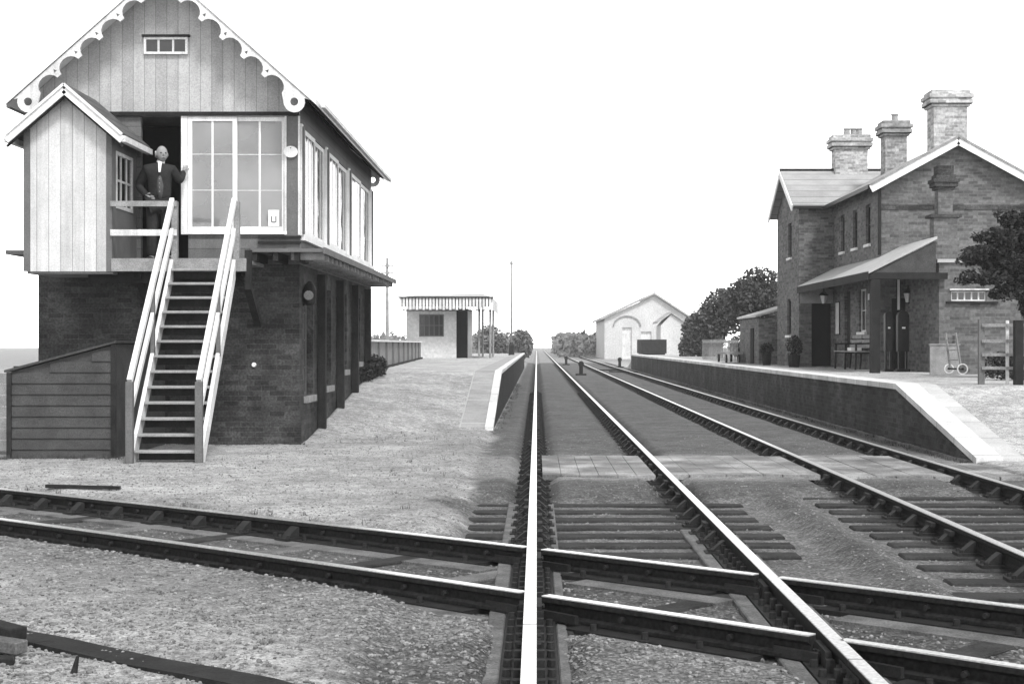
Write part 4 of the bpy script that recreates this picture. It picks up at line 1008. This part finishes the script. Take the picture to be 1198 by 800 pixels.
MB().prism([(WXs+0.05, EVZ-0.035), (8.84, EVZ-0.035), (8.84, EVZ+0.66)], 'y', CY0+0.05, CY0+0.09).build('canopy_gable', M['wood_bunker'], can)
MB().box(WXs+0.02, WXs+0.22, CY0+0.02, CY0+0.2, PLH_R-0.05, EVZ-0.19).build('canopy_post', M['wood_dark'], can)
# screen at the wing end under the canopy
MB().box(WXs+0.02, HX-0.02, WY0-0.10, WY0-0.06, 2.58, 2.98).build('screen_board', M['wood_grey'], can)
# extension on the right with its own stack
ew = MB(); ew.wall('y', CY0+0.2, CY0+0.4, 8.95, 13.0, PB, 3.25, [(9.22, 10.0, 2.40, 2.62)]); ew.box(8.95, 9.15, CY0+0.4, HY-0.01, PB, 3.25)
ew.build('extension_wall', M['brick'], sh)
MB().box(8.9, 13.1, CY0+0.14, HY-0.01, 3.252, 3.33).build('extension_roof', M['lead'], sh)
window(sh, 'y', CY0+0.30, 9.22, 10.0, 2.40, 2.62, 5, 1, 0.03, 0.035, -1, M['white_worn'], M['glass_dark'], None, 'clerestory_window', 0.05)
MB().box(9.1, 10.25, CY0+0.13, CY0+0.198, 2.345, 2.385).build('ledge', M['wood_dark'], sh)
MB().box(9.18, 10.05, CY0+0.15, CY0+0.198, 2.64, 2.67).build('ledge', M['white_worn'], sh)
c2 = MB(); c2.box(9.14, 9.68, 36.0, 36.4, 3.33, 4.35); c2.box(9.25, 9.58, 36.03, 36.37, 4.35, 5.0); c2.build('stack_base', M['brick'], sh)
cc = MB()
for e_, za, zb in ((0.05, 5.0, 5.06), (0.10, 5.062, 5.16), (0.13, 5.162, 5.24), (0.06, 5.242, 5.34), (0.02, 5.342, 5.55)): cc.box(9.25-e_, 9.58+e_, 36.03-e_, 36.37+e_, za, zb)
cc.build('corbelled_cap', M['brick_dark'], sh)
MB().box(9.05, 9.77, 35.93, 36.47, 4.352, 4.42).build('stack_shoulder', M['brick_dark'], sh)
# far low annexe beyond the wing
an = empty('platform_annexe', (7.3, 51, PLH_R), 'small low brick annexe with a pale lean-to roof beyond the station house wing', 'annexe')
MB().box(6.95, 8.5, 49.0, 53.5, PB, 2.25).build('wall', M['brick'], an)
MB().prism([(6.85, 2.28), (8.5, 2.75), (8.5, 2.81), (6.85, 2.34)], 'y', 48.9, 53.6).build('roof', M['lead'], an)
MB().box(6.92, 6.948, 50, 50.7, PLH_R, 1.95).build('door', M['dark'], an)
# things on the right platform
def board(x0, x1, y, z0, z1, m, lab, cat='notice', axis='y', name='notice_board', frame=True):
    e_ = empty(name, ((x0+x1)/2, y, z0), lab, cat)
    if axis == 'y':
        MB().box(x0, x1, y-0.03, y-0.004, z0, z1).build('backing_board', M['wood_dark'], e_); MB().box(x0+0.02, x1-0.02, y-0.036, y-0.031, z0+0.02, z1-0.02).build('poster', m, e_)
    else:
        MB().box(y-0.03, y-0.004, x0, x1, z0, z1).build('backing_board', M['wood_dark'], e_); MB().box(y-0.036, y-0.031, x0+0.02, x1-0.02, z0+0.02, z1-0.02).build('poster', m, e_)
    return e_
board(8.62+0.10, 8.62+0.2, HY-0.05, 2.25, 3.02, M['white'], 'tall narrow white notice hanging under the canopy end beside the dark door')
board(9.14, 9.32, HY, 1.6, 2.75, M['wood_grey'], 'grey poster board at the right of the canopy end wall')
board(38.35, 39.25, HX, 2.52, 2.72, M['white'], 'wide white notice on the wall just past the canopy corner post', axis='x')
board(38.5, 39.1, HX, 1.6, 2.40, M['wood_grey'], 'grey poster below the wide white notice under the canopy', axis='x')
board(43.0, 43.5, HX, 1.7, 2.60, M['white_worn'], 'pale upright poster beside the station door under the canopy', axis='x')
def lantern(x, y, z, lab, wall=None):
    e_ = empty('lantern', (x, y, z), lab, 'lantern', 'station lanterns')
    g_ = MB(); g_.lathe([(0.05, z+0.02), (0.10, z+0.24)], x, y, 4); g_.build('glass', M['white_worn'], e_)
    c_ = MB(); c_.lathe([(0.13, z+0.242), (0.12, z+0.27), (0.03, z+0.36), (0.02, z+0.42)], x, y, 8); MB().lathe([(0.06, z-0.01), (0.055, z+0.018)], x, y, 8).build('foot', M['black'], e_)
    c_.build('hood', M['black'], e_)
    b_ = MB()
    if wall: b_.bar((x, y, z+0.40), wall, 0.03, 0.03)
    b_.build('bracket', M['black'], e_) if b_.v else None
lantern(8.0, 43.6, 2.55, 'lantern with white glass hanging before the board at the wing end', (8.0, 43.6, 3.25))
lantern(8.92, 37.6, 2.42, 'small wall lantern beside the narrow white notice under the canopy end', (8.92, HY, 2.85))
lantern(9.42, 37.6, 2.1, 'dark bracket lantern at the right end of the canopy bay', (9.30, HY, 2.55))
def slot_machine(x, y, w_, h_, lab):
    e_ = empty('slot_machine', (x, y, PLH_R), lab, 'slot machine', 'dark slot machines under the canopy')
    z = PLH_R; b_ = MB(); n = 8
    pr = [(x-w_/2, z+0.45), (x+w_/2, z+0.45), (x+w_/2, z+h_-w_/2)]+[(x+w_/2*math.cos(t), z+h_-w_/2+w_/2*math.sin(t)) for t in np.linspace(0.2, math.pi-0.2, n)]+[(x-w_/2, z+h_-w_/2)]
    b_.prism(pr, 'y', y-0.10, y+0.10); b_.build('cabinet', M['black'], e_)
    MB().box(x-w_*0.28, x+w_*0.28, y-0.108, y-0.101, z+0.85, z+h_-0.22).build('front_plate', M['cast_iron'], e_)
    MB().box(x-w_*0.15, x+w_*0.15, y-0.118, y-0.109, z+0.98, z+1.02).build('coin_slot', M['stone_plain'], e_)
    for s in (-1, 1): MB().box(x+s*w_*0.32-0.02, x+s*w_*0.32+0.02, y-0.05, y+0.05, z-0.02, z+0.46).build('leg', M['black'], e_)
    MB().box(x-w_/2-0.02, x+w_/2+0.02, y-0.12, y+0.12, z-0.02, z+0.04).build('plinth', M['black'], e_)
slot_machine(8.22, 36.6, 0.17, 1.38, 'narrow dark slot machine nearest the canopy corner post')
slot_machine(8.56, 36.6, 0.26, 1.40, 'wider dark slot machine right of the narrow one under the canopy end')
bn_ = empty('platform_bench', (8.1, 39.6, PLH_R), 'slatted platform bench with scrolled iron arms against the wall under the canopy', 'bench')
for k in range(4): MB().box(7.82+k*0.1, 7.90+k*0.1, 38.4, 41.2, PLH_R+0.42, PLH_R+0.45).build('seat_slat', M['wood_grey'], bn_)
for k in range(3): MB().box(8.24+k*0.02, 8.26+k*0.02, 38.4, 41.2, PLH_R+0.52+k*0.12, PLH_R+0.61+k*0.12).build('back_slat', M['wood_grey'], bn_)
for y in (38.5, 39.8, 41.1):
    l_ = MB(); l_.bar((7.84, y, PLH_R-0.02), (7.86, y, PLH_R+0.62), 0.04, 0.05); l_.bar((8.22, y, PLH_R-0.02), (8.30, y, PLH_R+0.85), 0.04, 0.05); l_.bar((7.82, y, PLH_R+0.62), (8.26, y, PLH_R+0.64), 0.04, 0.04); l_.bar((7.84, y, PLH_R+0.40), (8.24, y, PLH_R+0.40), 0.04, 0.035); l_.build('bench_end', M['black'], bn_)
tag(MB().box(7.9, 8.16, 39.3, 39.8, PLH_R+0.452, PLH_R+0.53).build('paper_bundle', M['paper']), 'white bundle of papers lying on the platform bench', 'bundle')
def bush(name, label, cat, blobs, n, leaf, m, group=None, trunk=None, base=None, lm=-0.12):
    base = base or (blobs[0][0], blobs[0][1], float(height(blobs[0][0], blobs[0][1])))
    e_ = empty(name, base, label, cat, group); mb = MB(); V = []; Fc = []
    wts = [b[3]*b[4]*b[5] for b in blobs]
    for k in range(n):
        b_ = random.choices(blobs, wts)[0]
        d = Vector((random.gauss(0, 1), random.gauss(0, 1), random.gauss(0, 1))).normalized(); r = random.random()**0.38
        c = Vector((b_[0]+d.x*b_[3]*r, b_[1]+d.y*b_[4]*r, b_[2]+d.z*b_[5]*r))
        if mnoise.noise(c*(2.2/max(0.5, b_[3]))) < lm and random.random() < 0.85: continue
        s = leaf*random.uniform(0.6, 1.4); a_ = Vector((random.gauss(0, 1), random.gauss(0, 1), random.gauss(0, 0.7))).normalized(); bvec = a_.cross(Vector((random.gauss(0, 1), random.gauss(0, 1), random.gauss(0, 1)))).normalized()
        q = len(V); V += [tuple(c-a_*s), tuple(c+bvec*s*0.6), tuple(c+a_*s), tuple(c-bvec*s*0.6)]; Fc.append((q, q+1, q+2, q+3))
    mb.v = V; mb.f = Fc; mb.build('crown', m, e_)
    t_ = MB()
    if trunk:
        for (p, q, r0, r1) in trunk: t_.tube(p, q, r0, r1, 7)
    else:
        z0 = base[2]
        for k in range(5):
            b_ = random.choice(blobs); t_.tube((base[0]+random.uniform(-0.1, 0.1), base[1], z0-0.05), (b_[0], b_[1], b_[2]), 0.04, 0.015, 6)
    t_.build('trunk', M['bark'], e_); return e_
# plant tubs by the wing
for (x, y, w_, h_, lab) in ((7.12, 43.3, 0.24, 0.62, 'dark leafy shrub in a tub at the corner of the station wing'), (6.95, 47.3, 0.2, 0.4, 'low dark shrub in a tub in front of the annexe')):
    e_ = bush('tub_plant', lab, 'plant', [(x, y, PLH_R+0.3+h_*0.4, w_, w_, h_*0.5)], 900, 0.035, M['leaf'], 'plant tubs on the right platform', base=(x, y, PLH_R))
    MB().lathe([(w_*0.6, PLH_R-0.02), (w_*0.75, PLH_R+0.32)], x, y, 12).build('tub', M['wood_dark'], e_)
# sack barrow
br = empty('sack_barrow', (8.35, 31.8, PLH_R), 'small hand barrow with white wheel rims leaning by the station wall', 'barrow')
def wheel(cx, cy, cz, r, parent):
    n = 20; b_ = MB()
    for i in range(n):
        t0, t1 = 2*math.pi*i/n, 2*math.pi*(i+1)/n
        b_.bar((cx+r*math.cos(t0), cy, cz+r*math.sin(t0)), (cx+r*math.cos(t1), cy, cz+r*math.sin(t1)), 0.022, 0.025, (0, 1, 0))
    o = b_.build('wheel', M['white'], parent); MB().tube((cx, cy-0.03, cz), (cx, cy+0.03, cz), 0.025).build('hub', M['black'], o)
wheel(8.60, 31.6, PLH_R+0.12, 0.10, br); wheel(8.42, 31.95, PLH_R+0.12, 0.09, br)
MB().tube((8.60, 31.6, PLH_R+0.12), (8.42, 31.95, PLH_R+0.12), 0.018).build('axle', M['black'], br)
f_ = MB(); f_.bar((8.58, 31.63, PLH_R+0.12), (8.50, 31.75, PLH_R+0.85), 0.03, 0.035); f_.bar((8.44, 31.92, PLH_R+0.12), (8.36, 32.0, PLH_R+0.85), 0.03, 0.035)
for z in (0.3, 0.5, 0.7): f_.bar((8.55-0.08*z, 31.66+0.1*z, PLH_R+z), (8.42-0.08*z, 31.93+0.05*z, PLH_R+z), 0.03, 0.025)
f_.build('barrow_frame', M['wood_grey'], br)
# garden wall and post-and-rail fence at the far right
tag(MB().box(8.9, 13, 33.3, 33.5, PLH_R-0.1, 1.62).build('garden_wall', M['brick']), 'low brick garden wall behind the post and rail fence', 'wall')
tag(MB().box(8.15, 8.75, 32.4, 32.46, PLH_R-0.02, 1.42).box(8.13, 8.77, 32.38, 32.48, 1.421, 1.45).build('boarded_hatch', M['wood_grey']), 'short pale topped board panel standing left of the rail fence', 'panel')
fe = empty('rail_fence', (8, 25.2, PLH_R), 'grey post and rail fence of four rails at the right end of the platform', 'fence')
for x, y, w_, h_, m_ in ((7.16, 25.2, 0.09, 1.02, M['grey_paint']), (7.62, 24.75, 0.13, 1.0, M['wood_dark']), (7.52, 25.0, 0.045, 1.0, M['white_worn']), (9.3, 25.0, 0.12, 1.02, M['wood_dark'])):
    MB().box(x-w_/2, x+w_/2, y-w_/2, y+w_/2, PLH_R-0.1, PLH_R+h_).build('post', m_, fe)
for z in (1.745, 1.49, 1.275, 1.06): MB().bar((7.16, 25.14, z), (7.50, 24.95, z), 0.035, 0.05).bar((7.50, 24.95, z), (9.3, 24.93, z-0.01), 0.035, 0.05).build('fence_rail', M['wood_grey'], fe)
bush('spreading_shrub_tree', 'dark spreading tree overhanging the rail fence in front of the station house', 'tree',
     [(9.2, 29.3, 3.75, 0.55, 0.5, 0.20), (8.75, 29.2, 3.42, 0.55, 0.5, 0.22), (9.4, 29.4, 3.25, 0.6, 0.5, 0.3), (8.4, 29.2, 3.10, 0.52, 0.45, 0.20), (9.0, 29.3, 2.95, 0.7, 0.55, 0.26), (8.35, 29.1, 2.72, 0.48, 0.4, 0.18), (9.2, 29.3, 2.6, 0.6, 0.5, 0.28),
      (8.8, 29.2, 2.38, 0.4, 0.3, 0.16), (9.4, 29.3, 2.2, 0.4, 0.4, 0.35), (8.0, 29.2, 2.98, 0.2, 0.2, 0.09), (7.98, 29.1, 2.62, 0.22, 0.2, 0.08), (8.3, 29.2, 3.45, 0.2, 0.2, 0.1), (8.75, 29.2, 3.85, 0.22, 0.2, 0.1), (9.5, 29.3, 4.0, 0.3, 0.3, 0.15)],
     26000, 0.042, M['leaf'], trunk=[((9.6, 29.6, 0.7), (9.4, 29.5, 1.9), 0.11, 0.08), ((9.4, 29.5, 1.9), (8.8, 29.3, 2.8), 0.07, 0.03), ((9.4, 29.5, 1.9), (9.5, 29.4, 3.1), 0.06, 0.03), ((9.1, 29.4, 2.3), (8.3, 29.2, 2.7), 0.04, 0.015)], base=(9.6, 29.6, 0.8), lm=0.02)
bush('clipped_hedge', 'low dark hedge growing behind the rail fence at the right edge', 'hedge', [(8.35+0.45*k, 28.2, 1.02, 0.36, 0.25, 0.28) for k in range(6)], 6500, 0.035, M['leaf'], base=(9.9, 28.2, 0.8))
# trees beyond the station
G = 'trees beyond the station house'
bush('broadleaf_tree', 'tallest leafy tree rising beside the far side of the station wing', 'tree', [(9.0, 63, 3.6, 1.0, 1.2, 0.95), (8.3, 63, 3.1, 0.9, 1.2, 0.9), (9.3, 63, 2.6, 0.9, 1, 0.9), (8.2, 62.5, 3.75, 0.4, 0.5, 0.35)], 9000, 0.085, M['leaf_mid'], G, [((8.9, 63, 0.7), (8.8, 63, 2.8), 0.18, 0.10), ((8.8, 63, 2.4), (8.2, 63, 3.6), 0.07, 0.03), ((8.8, 63, 2.4), (9.3, 63, 3.8), 0.07, 0.03)])
bush('broadleaf_tree', 'rounded leafy tree in the middle of the clump left of the station', 'tree', [(8.6, 72, 2.9, 1.2, 1.3, 1.1), (7.9, 72, 2.3, 1.0, 1.2, 0.9)], 7000, 0.09, M['leaf_mid'], G, [((8.4, 72, 0.7), (8.4, 72, 2.6), 0.16, 0.08)])
bush('broadleaf_tree', 'low dark bushy tree at the left end of the clump by the goods shed', 'tree', [(8.3, 80, 1.9, 0.95, 1.2, 1.15), (7.75, 80, 1.2, 0.5, 1, 0.6), (8.9, 80, 1.5, 0.7, 1, 0.8)], 7000, 0.09, M['leaf_mid'], G, [((8.3, 80, 0.6), (8.3, 80, 1.9), 0.14, 0.08)])
bush('garden_shrub', 'pale low shrub on the platform below the tall trees', 'shrub', [(7.6, 58, 1.35, 0.5, 0.8, 0.45), (8.3, 58, 1.3, 0.5, 0.8, 0.4)], 2600, 0.06, M['leaf_mid'])
pf = empty('paling_fence', (7.4, 58, PLH_R), 'low pale paling fence along the back of the right platform under the trees', 'fence')
k = 0
for y in np.arange(54.5, 66, 0.42): MB().box(6.98, 7.0, y, y+0.12, PLH_R-0.02, 1.62).build('paling', M['wood_grey'], pf)
MB().box(7.002, 7.04, 54.4, 66.2, 1.48, 1.56).build('top_rail', M['white_worn'], pf)
tl = empty('platform_trolley', (6.6, 53, PLH_R), 'low flat luggage trolley standing on the right platform before the fence', 'trolley')
MB().box(6.3, 6.85, 52.0, 55.2, PLH_R+0.28, PLH_R+0.34).build('bed', M['wood_grey'], tl)
for x in (6.36, 6.79):
    for y in (52.5, 54.7): MB().tube((x-0.03, y, PLH_R+0.13), (x+0.03, y, PLH_R+0.13), 0.14, n=14).build('wheel', M['black'], tl)

# ---------------------------------------------------------------- left platform: fence, shelter, poles
fn = empty('panel_fence', (-4.1, 45, PLH_R), 'vertical board fence with a white top rail along the back of the left platform', 'fence')
A, B = Vector((-3.62, 33.6)), Vector((-4.75, 64.0))
n = 60
d = (B-A)/n
for i in range(0, n, 6):
    p, q = A+d*i, A+d*(i+6); pm = MB()
    for k in range(24):
        a_ = p+(q-p)*(k/24); b_ = p+(q-p)*((k+0.86)/24); pm.bar((a_.x, a_.y, 1.17), (b_.x, b_.y, 1.17), 0.02, 0.66)
    pm.build('panel', M['wood_grey'], fn)
    MB().box(p.x-0.06, p.x+0.06, p.y-0.06, p.y+0.06, PLH_R-0.06, 1.56).build('post', M['grey_paint'], fn)
MB().bar((A.x+0.03, A.y, 1.52), (B.x+0.03, B.y, 1.52), 0.07, 0.05).build('top_rail', M['white'], fn)
MB().bar((A.x+0.06, A.y, PLH_R+0.03), (B.x+0.06, B.y, PLH_R+0.03), 0.05, 0.10).build('kick_board', M['wood_dark'], fn)
wsx = empty('waiting_shelter', (-4, 68, PLH_R), 'pale waiting shelter with a striped valance canopy on the left platform', 'shelter')
w_ = MB(); w_.wall('y', 66.5, 66.7, -5.55, -3.42, PLH_R-0.05, 3.0, [(-5.0, -3.95, 1.75, 2.7)]); w_.box(-5.55, -5.4, 66.7, 74, PLH_R-0.05, 3.0); w_.box(-3.2, -3.05, 67.5, 74, PLH_R-0.05, 3.0)
w_.build('wall', M['far_wall'], wsx)
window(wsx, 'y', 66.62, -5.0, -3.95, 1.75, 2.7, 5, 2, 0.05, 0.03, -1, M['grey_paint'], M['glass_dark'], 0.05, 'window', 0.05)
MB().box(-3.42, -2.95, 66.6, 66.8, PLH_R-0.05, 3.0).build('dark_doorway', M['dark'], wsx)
cn = MB(); cn.add([(-5.75, 65.4, 3.38), (-1.85, 65.4, 3.38), (-1.85, 74.5, 3.38), (-5.75, 74.5, 3.38), (-5.2, 66.6, 3.52), (-2.3, 66.6, 3.58), (-2.3, 73.5, 3.58), (-5.2, 73.5, 3.52)], [(0,3,2,1),(4,5,6,7),(0,1,5,4),(1,2,6,5),(2,3,7,6),(3,0,4,7)])
cnp = cn.build('canopy_roof', M['lead'], wsx)
vl = MB()
def val_line(p, q, n):
    for i in range(n):
        a_ = Vector(p)+(Vector(q)-Vector(p))*(i/n); b_ = Vector(p)+(Vector(q)-Vector(p))*((i+0.68)/n); zb = 2.86 if i % 2 else 2.90
        m_ = (a_+b_)/2; vl.bar((a_.x, a_.y, (3.37+zb)/2), (b_.x, b_.y, (3.37+zb)/2), 0.03, 3.37-zb)
val_line((-5.75, 65.4, 0), (-1.85, 65.4, 0), 28); val_line((-1.85, 65.4, 0), (-1.85, 74.4, 0), 50)
vl.build('valance', M['white_worn'], cnp)
MB().box(-5.72, -1.9, 65.46, 65.50, 2.98, 3.36).build('valance_backing', M['grey_paint'], cnp)
MB().box(-5.80, -1.80, 65.33, 65.38, 3.36, 3.42).build('gutter', M['wood_dark'], cnp)
for x in (-2.45, -1.98):
    for y in (66.5, 71.0): MB().tube((x, y, PLH_R), (x, y, 3.38), 0.05).build('canopy_column', M['wood_grey'], wsx)
MB().box(-5.7, -1.9, 65.42, 65.6, 2.82, 2.86).build('canopy_beam', M['wood_dark'], wsx)
sp = empty('lamp_post', (-1.33, 82, PLH_R), 'tall thin post with a dark base at the far end of the left platform', 'post')
MB().lathe([(0.16, PLH_R-0.05), (0.15, PLH_R+0.55), (0.07, PLH_R+0.7)], -1.33, 82, 10).build('base', M['black'], sp)
MB().tube((-1.33, 82, PLH_R+0.5), (-1.33, 82, 5.6), 0.05, 0.035).build('pole', M['grey_paint'], sp)
MB().lathe([(0.09, 5.6), (0.1, 5.66), (0.02, 5.8)], -1.33, 82, 8).build('cap', M['wood_grey'], sp)
tp = empty('telegraph_pole', (-8.6, 90, 0), 'telegraph pole with short crossarms rising behind the fence beyond the signal box', 'telegraph pole')
MB().tube((-8.6, 90, -0.2), (-8.6, 90, 6.4), 0.12, 0.08).build('pole', M['wood_grey'], tp)
for z in (5.9, 5.5): 
    o = MB().box(-8.95, -8.25, 89.86, 89.94, z-0.04, z+0.04).build('crossarm', M['wood_grey'], tp)
    for x in (-8.9, -8.7, -8.5, -8.3): MB().tube((x, 89.9, z+0.04), (x, 89.9, z+0.14), 0.03, 0.02, 6).build('insulator', M['white_worn'], o)
bush('low_shrub', 'dark low shrub at the far corner of the signal box', 'shrub', [(-3.35, 32.2, 0.98, 0.28, 0.8, 0.26), (-3.42, 31.2, 0.85, 0.2, 0.5, 0.2)], 2600, 0.035, M['leaf'])
# far tree masses
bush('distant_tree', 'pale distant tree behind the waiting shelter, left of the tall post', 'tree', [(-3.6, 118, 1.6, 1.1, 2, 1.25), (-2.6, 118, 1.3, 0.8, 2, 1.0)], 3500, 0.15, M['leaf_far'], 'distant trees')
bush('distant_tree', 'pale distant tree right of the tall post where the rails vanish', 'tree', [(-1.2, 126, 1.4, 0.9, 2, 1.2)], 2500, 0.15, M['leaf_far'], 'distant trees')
far = MB(); V = []; Fc = []
for k in range(9000):
    side = random.random() < 0.5
    y = random.uniform(170, 260); x = random.uniform(2.5, 10) if side else random.uniform(-30, -2)
    z = random.random()**0.8*(1.5+1.6*vnoise(np.array(x), np.array(y), 0.25, 9)); c = Vector((x, y, z)); s = random.uniform(0.2, 0.5)
    a_ = Vector((random.gauss(0, 1), random.gauss(0, 1), random.gauss(0, 1))).normalized(); b_ = a_.orthogonal().normalized()
    q = len(V); V += [tuple(c-a_*s), tuple(c+b_*s*0.6), tuple(c+a_*s), tuple(c-b_*s*0.6)]; Fc.append((q, q+1, q+2, q+3))
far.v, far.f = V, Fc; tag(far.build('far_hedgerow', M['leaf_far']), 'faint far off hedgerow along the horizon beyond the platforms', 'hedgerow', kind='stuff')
# goods shed
gs = empty('goods_shed', (11.5, 150, 0), 'pale far off goods shed with a wide gable and arched opening', 'goods shed')
gx0, gx1, gy = 6.5, 14.6, 150.0; gc = 11.25; ge, gr_ = 3.9, 6.15
w_ = MB(); w_.wall('y', gy, gy+0.4, gx0, gx1, -0.1, ge, [(8.2, 9.1, -0.1, 3.0), (10.0, 11.0, -0.1, 2.6)]); w_.prism([(gx0, ge), (gx1, ge), (gc, gr_-0.05)], 'y', gy, gy+0.4); w_.box(gx0, gx0+0.4, gy+0.4, gy+22, -0.1, ge); w_.box(gx1-0.4, gx1, gy+0.4, gy+22, -0.1, ge)
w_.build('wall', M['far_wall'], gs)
MB().box(8.2, 9.1, gy+0.2, gy+0.3, -0.1, 3.0).box(10.0, 11.0, gy+0.2, gy+0.3, -0.1, 2.6).build('door', M['white_worn'], gs)
r_ = MB()
for s, ex in ((-1, gx0-0.4), (1, gx1+0.4)):
    zz = ge-0.15; r_.prism([(gc, gr_+0.2), (ex, zz+0.15), (ex, zz-0.05), (gc, gr_)], 'y', gy-0.4, gy+22.4)
r_.build('roof', M['roof_slate'], gs)
MB().tube((gc, gy-0.2, gr_+0.1), (gc, gy-0.2, gr_+0.9), 0.07, 0.03, 6).build('finial', M['wood_grey'], gs)
ar = MB()
for i in range(12):
    t0, t1 = math.pi*i/12, math.pi*(i+1)/12; ar.bar((8.65+1.3*math.cos(t0), gy-0.05, 3.1+1.0*math.sin(t0)), (8.65+1.3*math.cos(t1), gy-0.05, 3.1+1.0*math.sin(t1)), 0.12, 0.14, (0, 1, 0))
ar.build('arch', M['wood_grey'], gs)
ct = empty('trackside_cottage', (11.8, 135, 0), 'small pale gabled cottage in front of the goods shed', 'cottage')
MB().box(10.7, 13.2, 135, 140, 0, 3.0).prism([(10.7, 3.0), (13.2, 3.0), (11.6, 4.0)], 'y', 135, 140).build('wall', M['far_wall'], ct)
MB().prism([(11.6, 4.2), (10.4, 3.35), (10.4, 3.2), (11.6, 4.05)], 'y', 134.8, 140.2).prism([(11.6, 4.2), (13.4, 3.0), (13.4, 2.85), (11.6, 4.05)], 'y', 134.8, 140.2).build('roof', M['roof_slate'], ct)
wg = empty('goods_wagon', (8.6, 112, 0), 'dark open goods wagon standing by the goods shed', 'wagon')
MB().box(7.5, 9.3, 112, 117, 0.75, 1.75).build('body', M['wood_dark'], wg)
MB().box(7.6, 9.2, 112.1, 116.9, 0.55, 0.748).build('underframe', M['black'], wg)
for x in (7.65, 9.15):
    for y in (113, 116): MB().tube((x-0.06, y, 0.42), (x+0.06, y, 0.42), 0.42, n=16).build('wheel', M['black'], wg)
# ground signals
for (x, y, h_, lab) in ((2.15, 76, 0.66, 'dark ground signal on a small base between the two lines, nearest of the three'), (2.1, 112, 0.6, 'small faint ground signal between the lines, farther than the nearest one'), (5.3, 100, 0.62, 'dark ground signal right of the right hand line before the platform end')):
    e_ = empty('ground_signal', (x, y, -0.1), lab, 'ground signal', 'ground signals by the lines'); z = -0.09
    MB().box(x-0.26, x+0.26, y-0.1, y+0.3, z-0.02, z+0.08).build('base', M['cast_iron'], e_)
    MB().box(x-0.09, x+0.09, y-0.08, y+0.08, z+0.08, z+0.08+h_*0.6).build('stand', M['black'], e_)
    MB().tube((x, y-0.12, z+h_*0.85), (x, y-0.09, z+h_*0.85), 0.14, n=16).build('disc', M['black'], e_)
pr_ = MB()
for x0_, y0_, x1_, y1_ in ((3.9, 84, 5.25, 82), (5.25, 82, 5.3, 88), (3.4, 88, 4.8, 90)): pr_.bar((x0_, y0_, -0.04), (x1_, y1_, -0.04), 0.08, 0.06)
tag(pr_.build('point_rodding', M['black']), 'dark point rodding across the right hand line near the platform end', 'rodding')

# ---------------------------------------------------------------- haze
hz = MB().box(-560, 560, -60, 560, -1.5, 8.6).build('haze', None, origin=(0, 0, 0)); hz['kind'] = 'stuff'
hm = bpy.data.materials.new('haze'); hm.use_nodes = True; ht = hm.node_tree; ht.nodes.clear()
ho = ht.nodes.new('ShaderNodeOutputMaterial'); hv = ht.nodes.new('ShaderNodeVolumePrincipled'); hv.inputs['Color'].default_value = (1, 1, 1, 1); hv.inputs['Density'].default_value = 0.0004
hv.inputs['Anisotropy'].default_value = -0.2
ht.links.new(hv.outputs[0], ho.inputs['Volume']); hz.data.materials.append(hm)
tag(hz, 'pale mist thickening towards the horizon', 'haze')
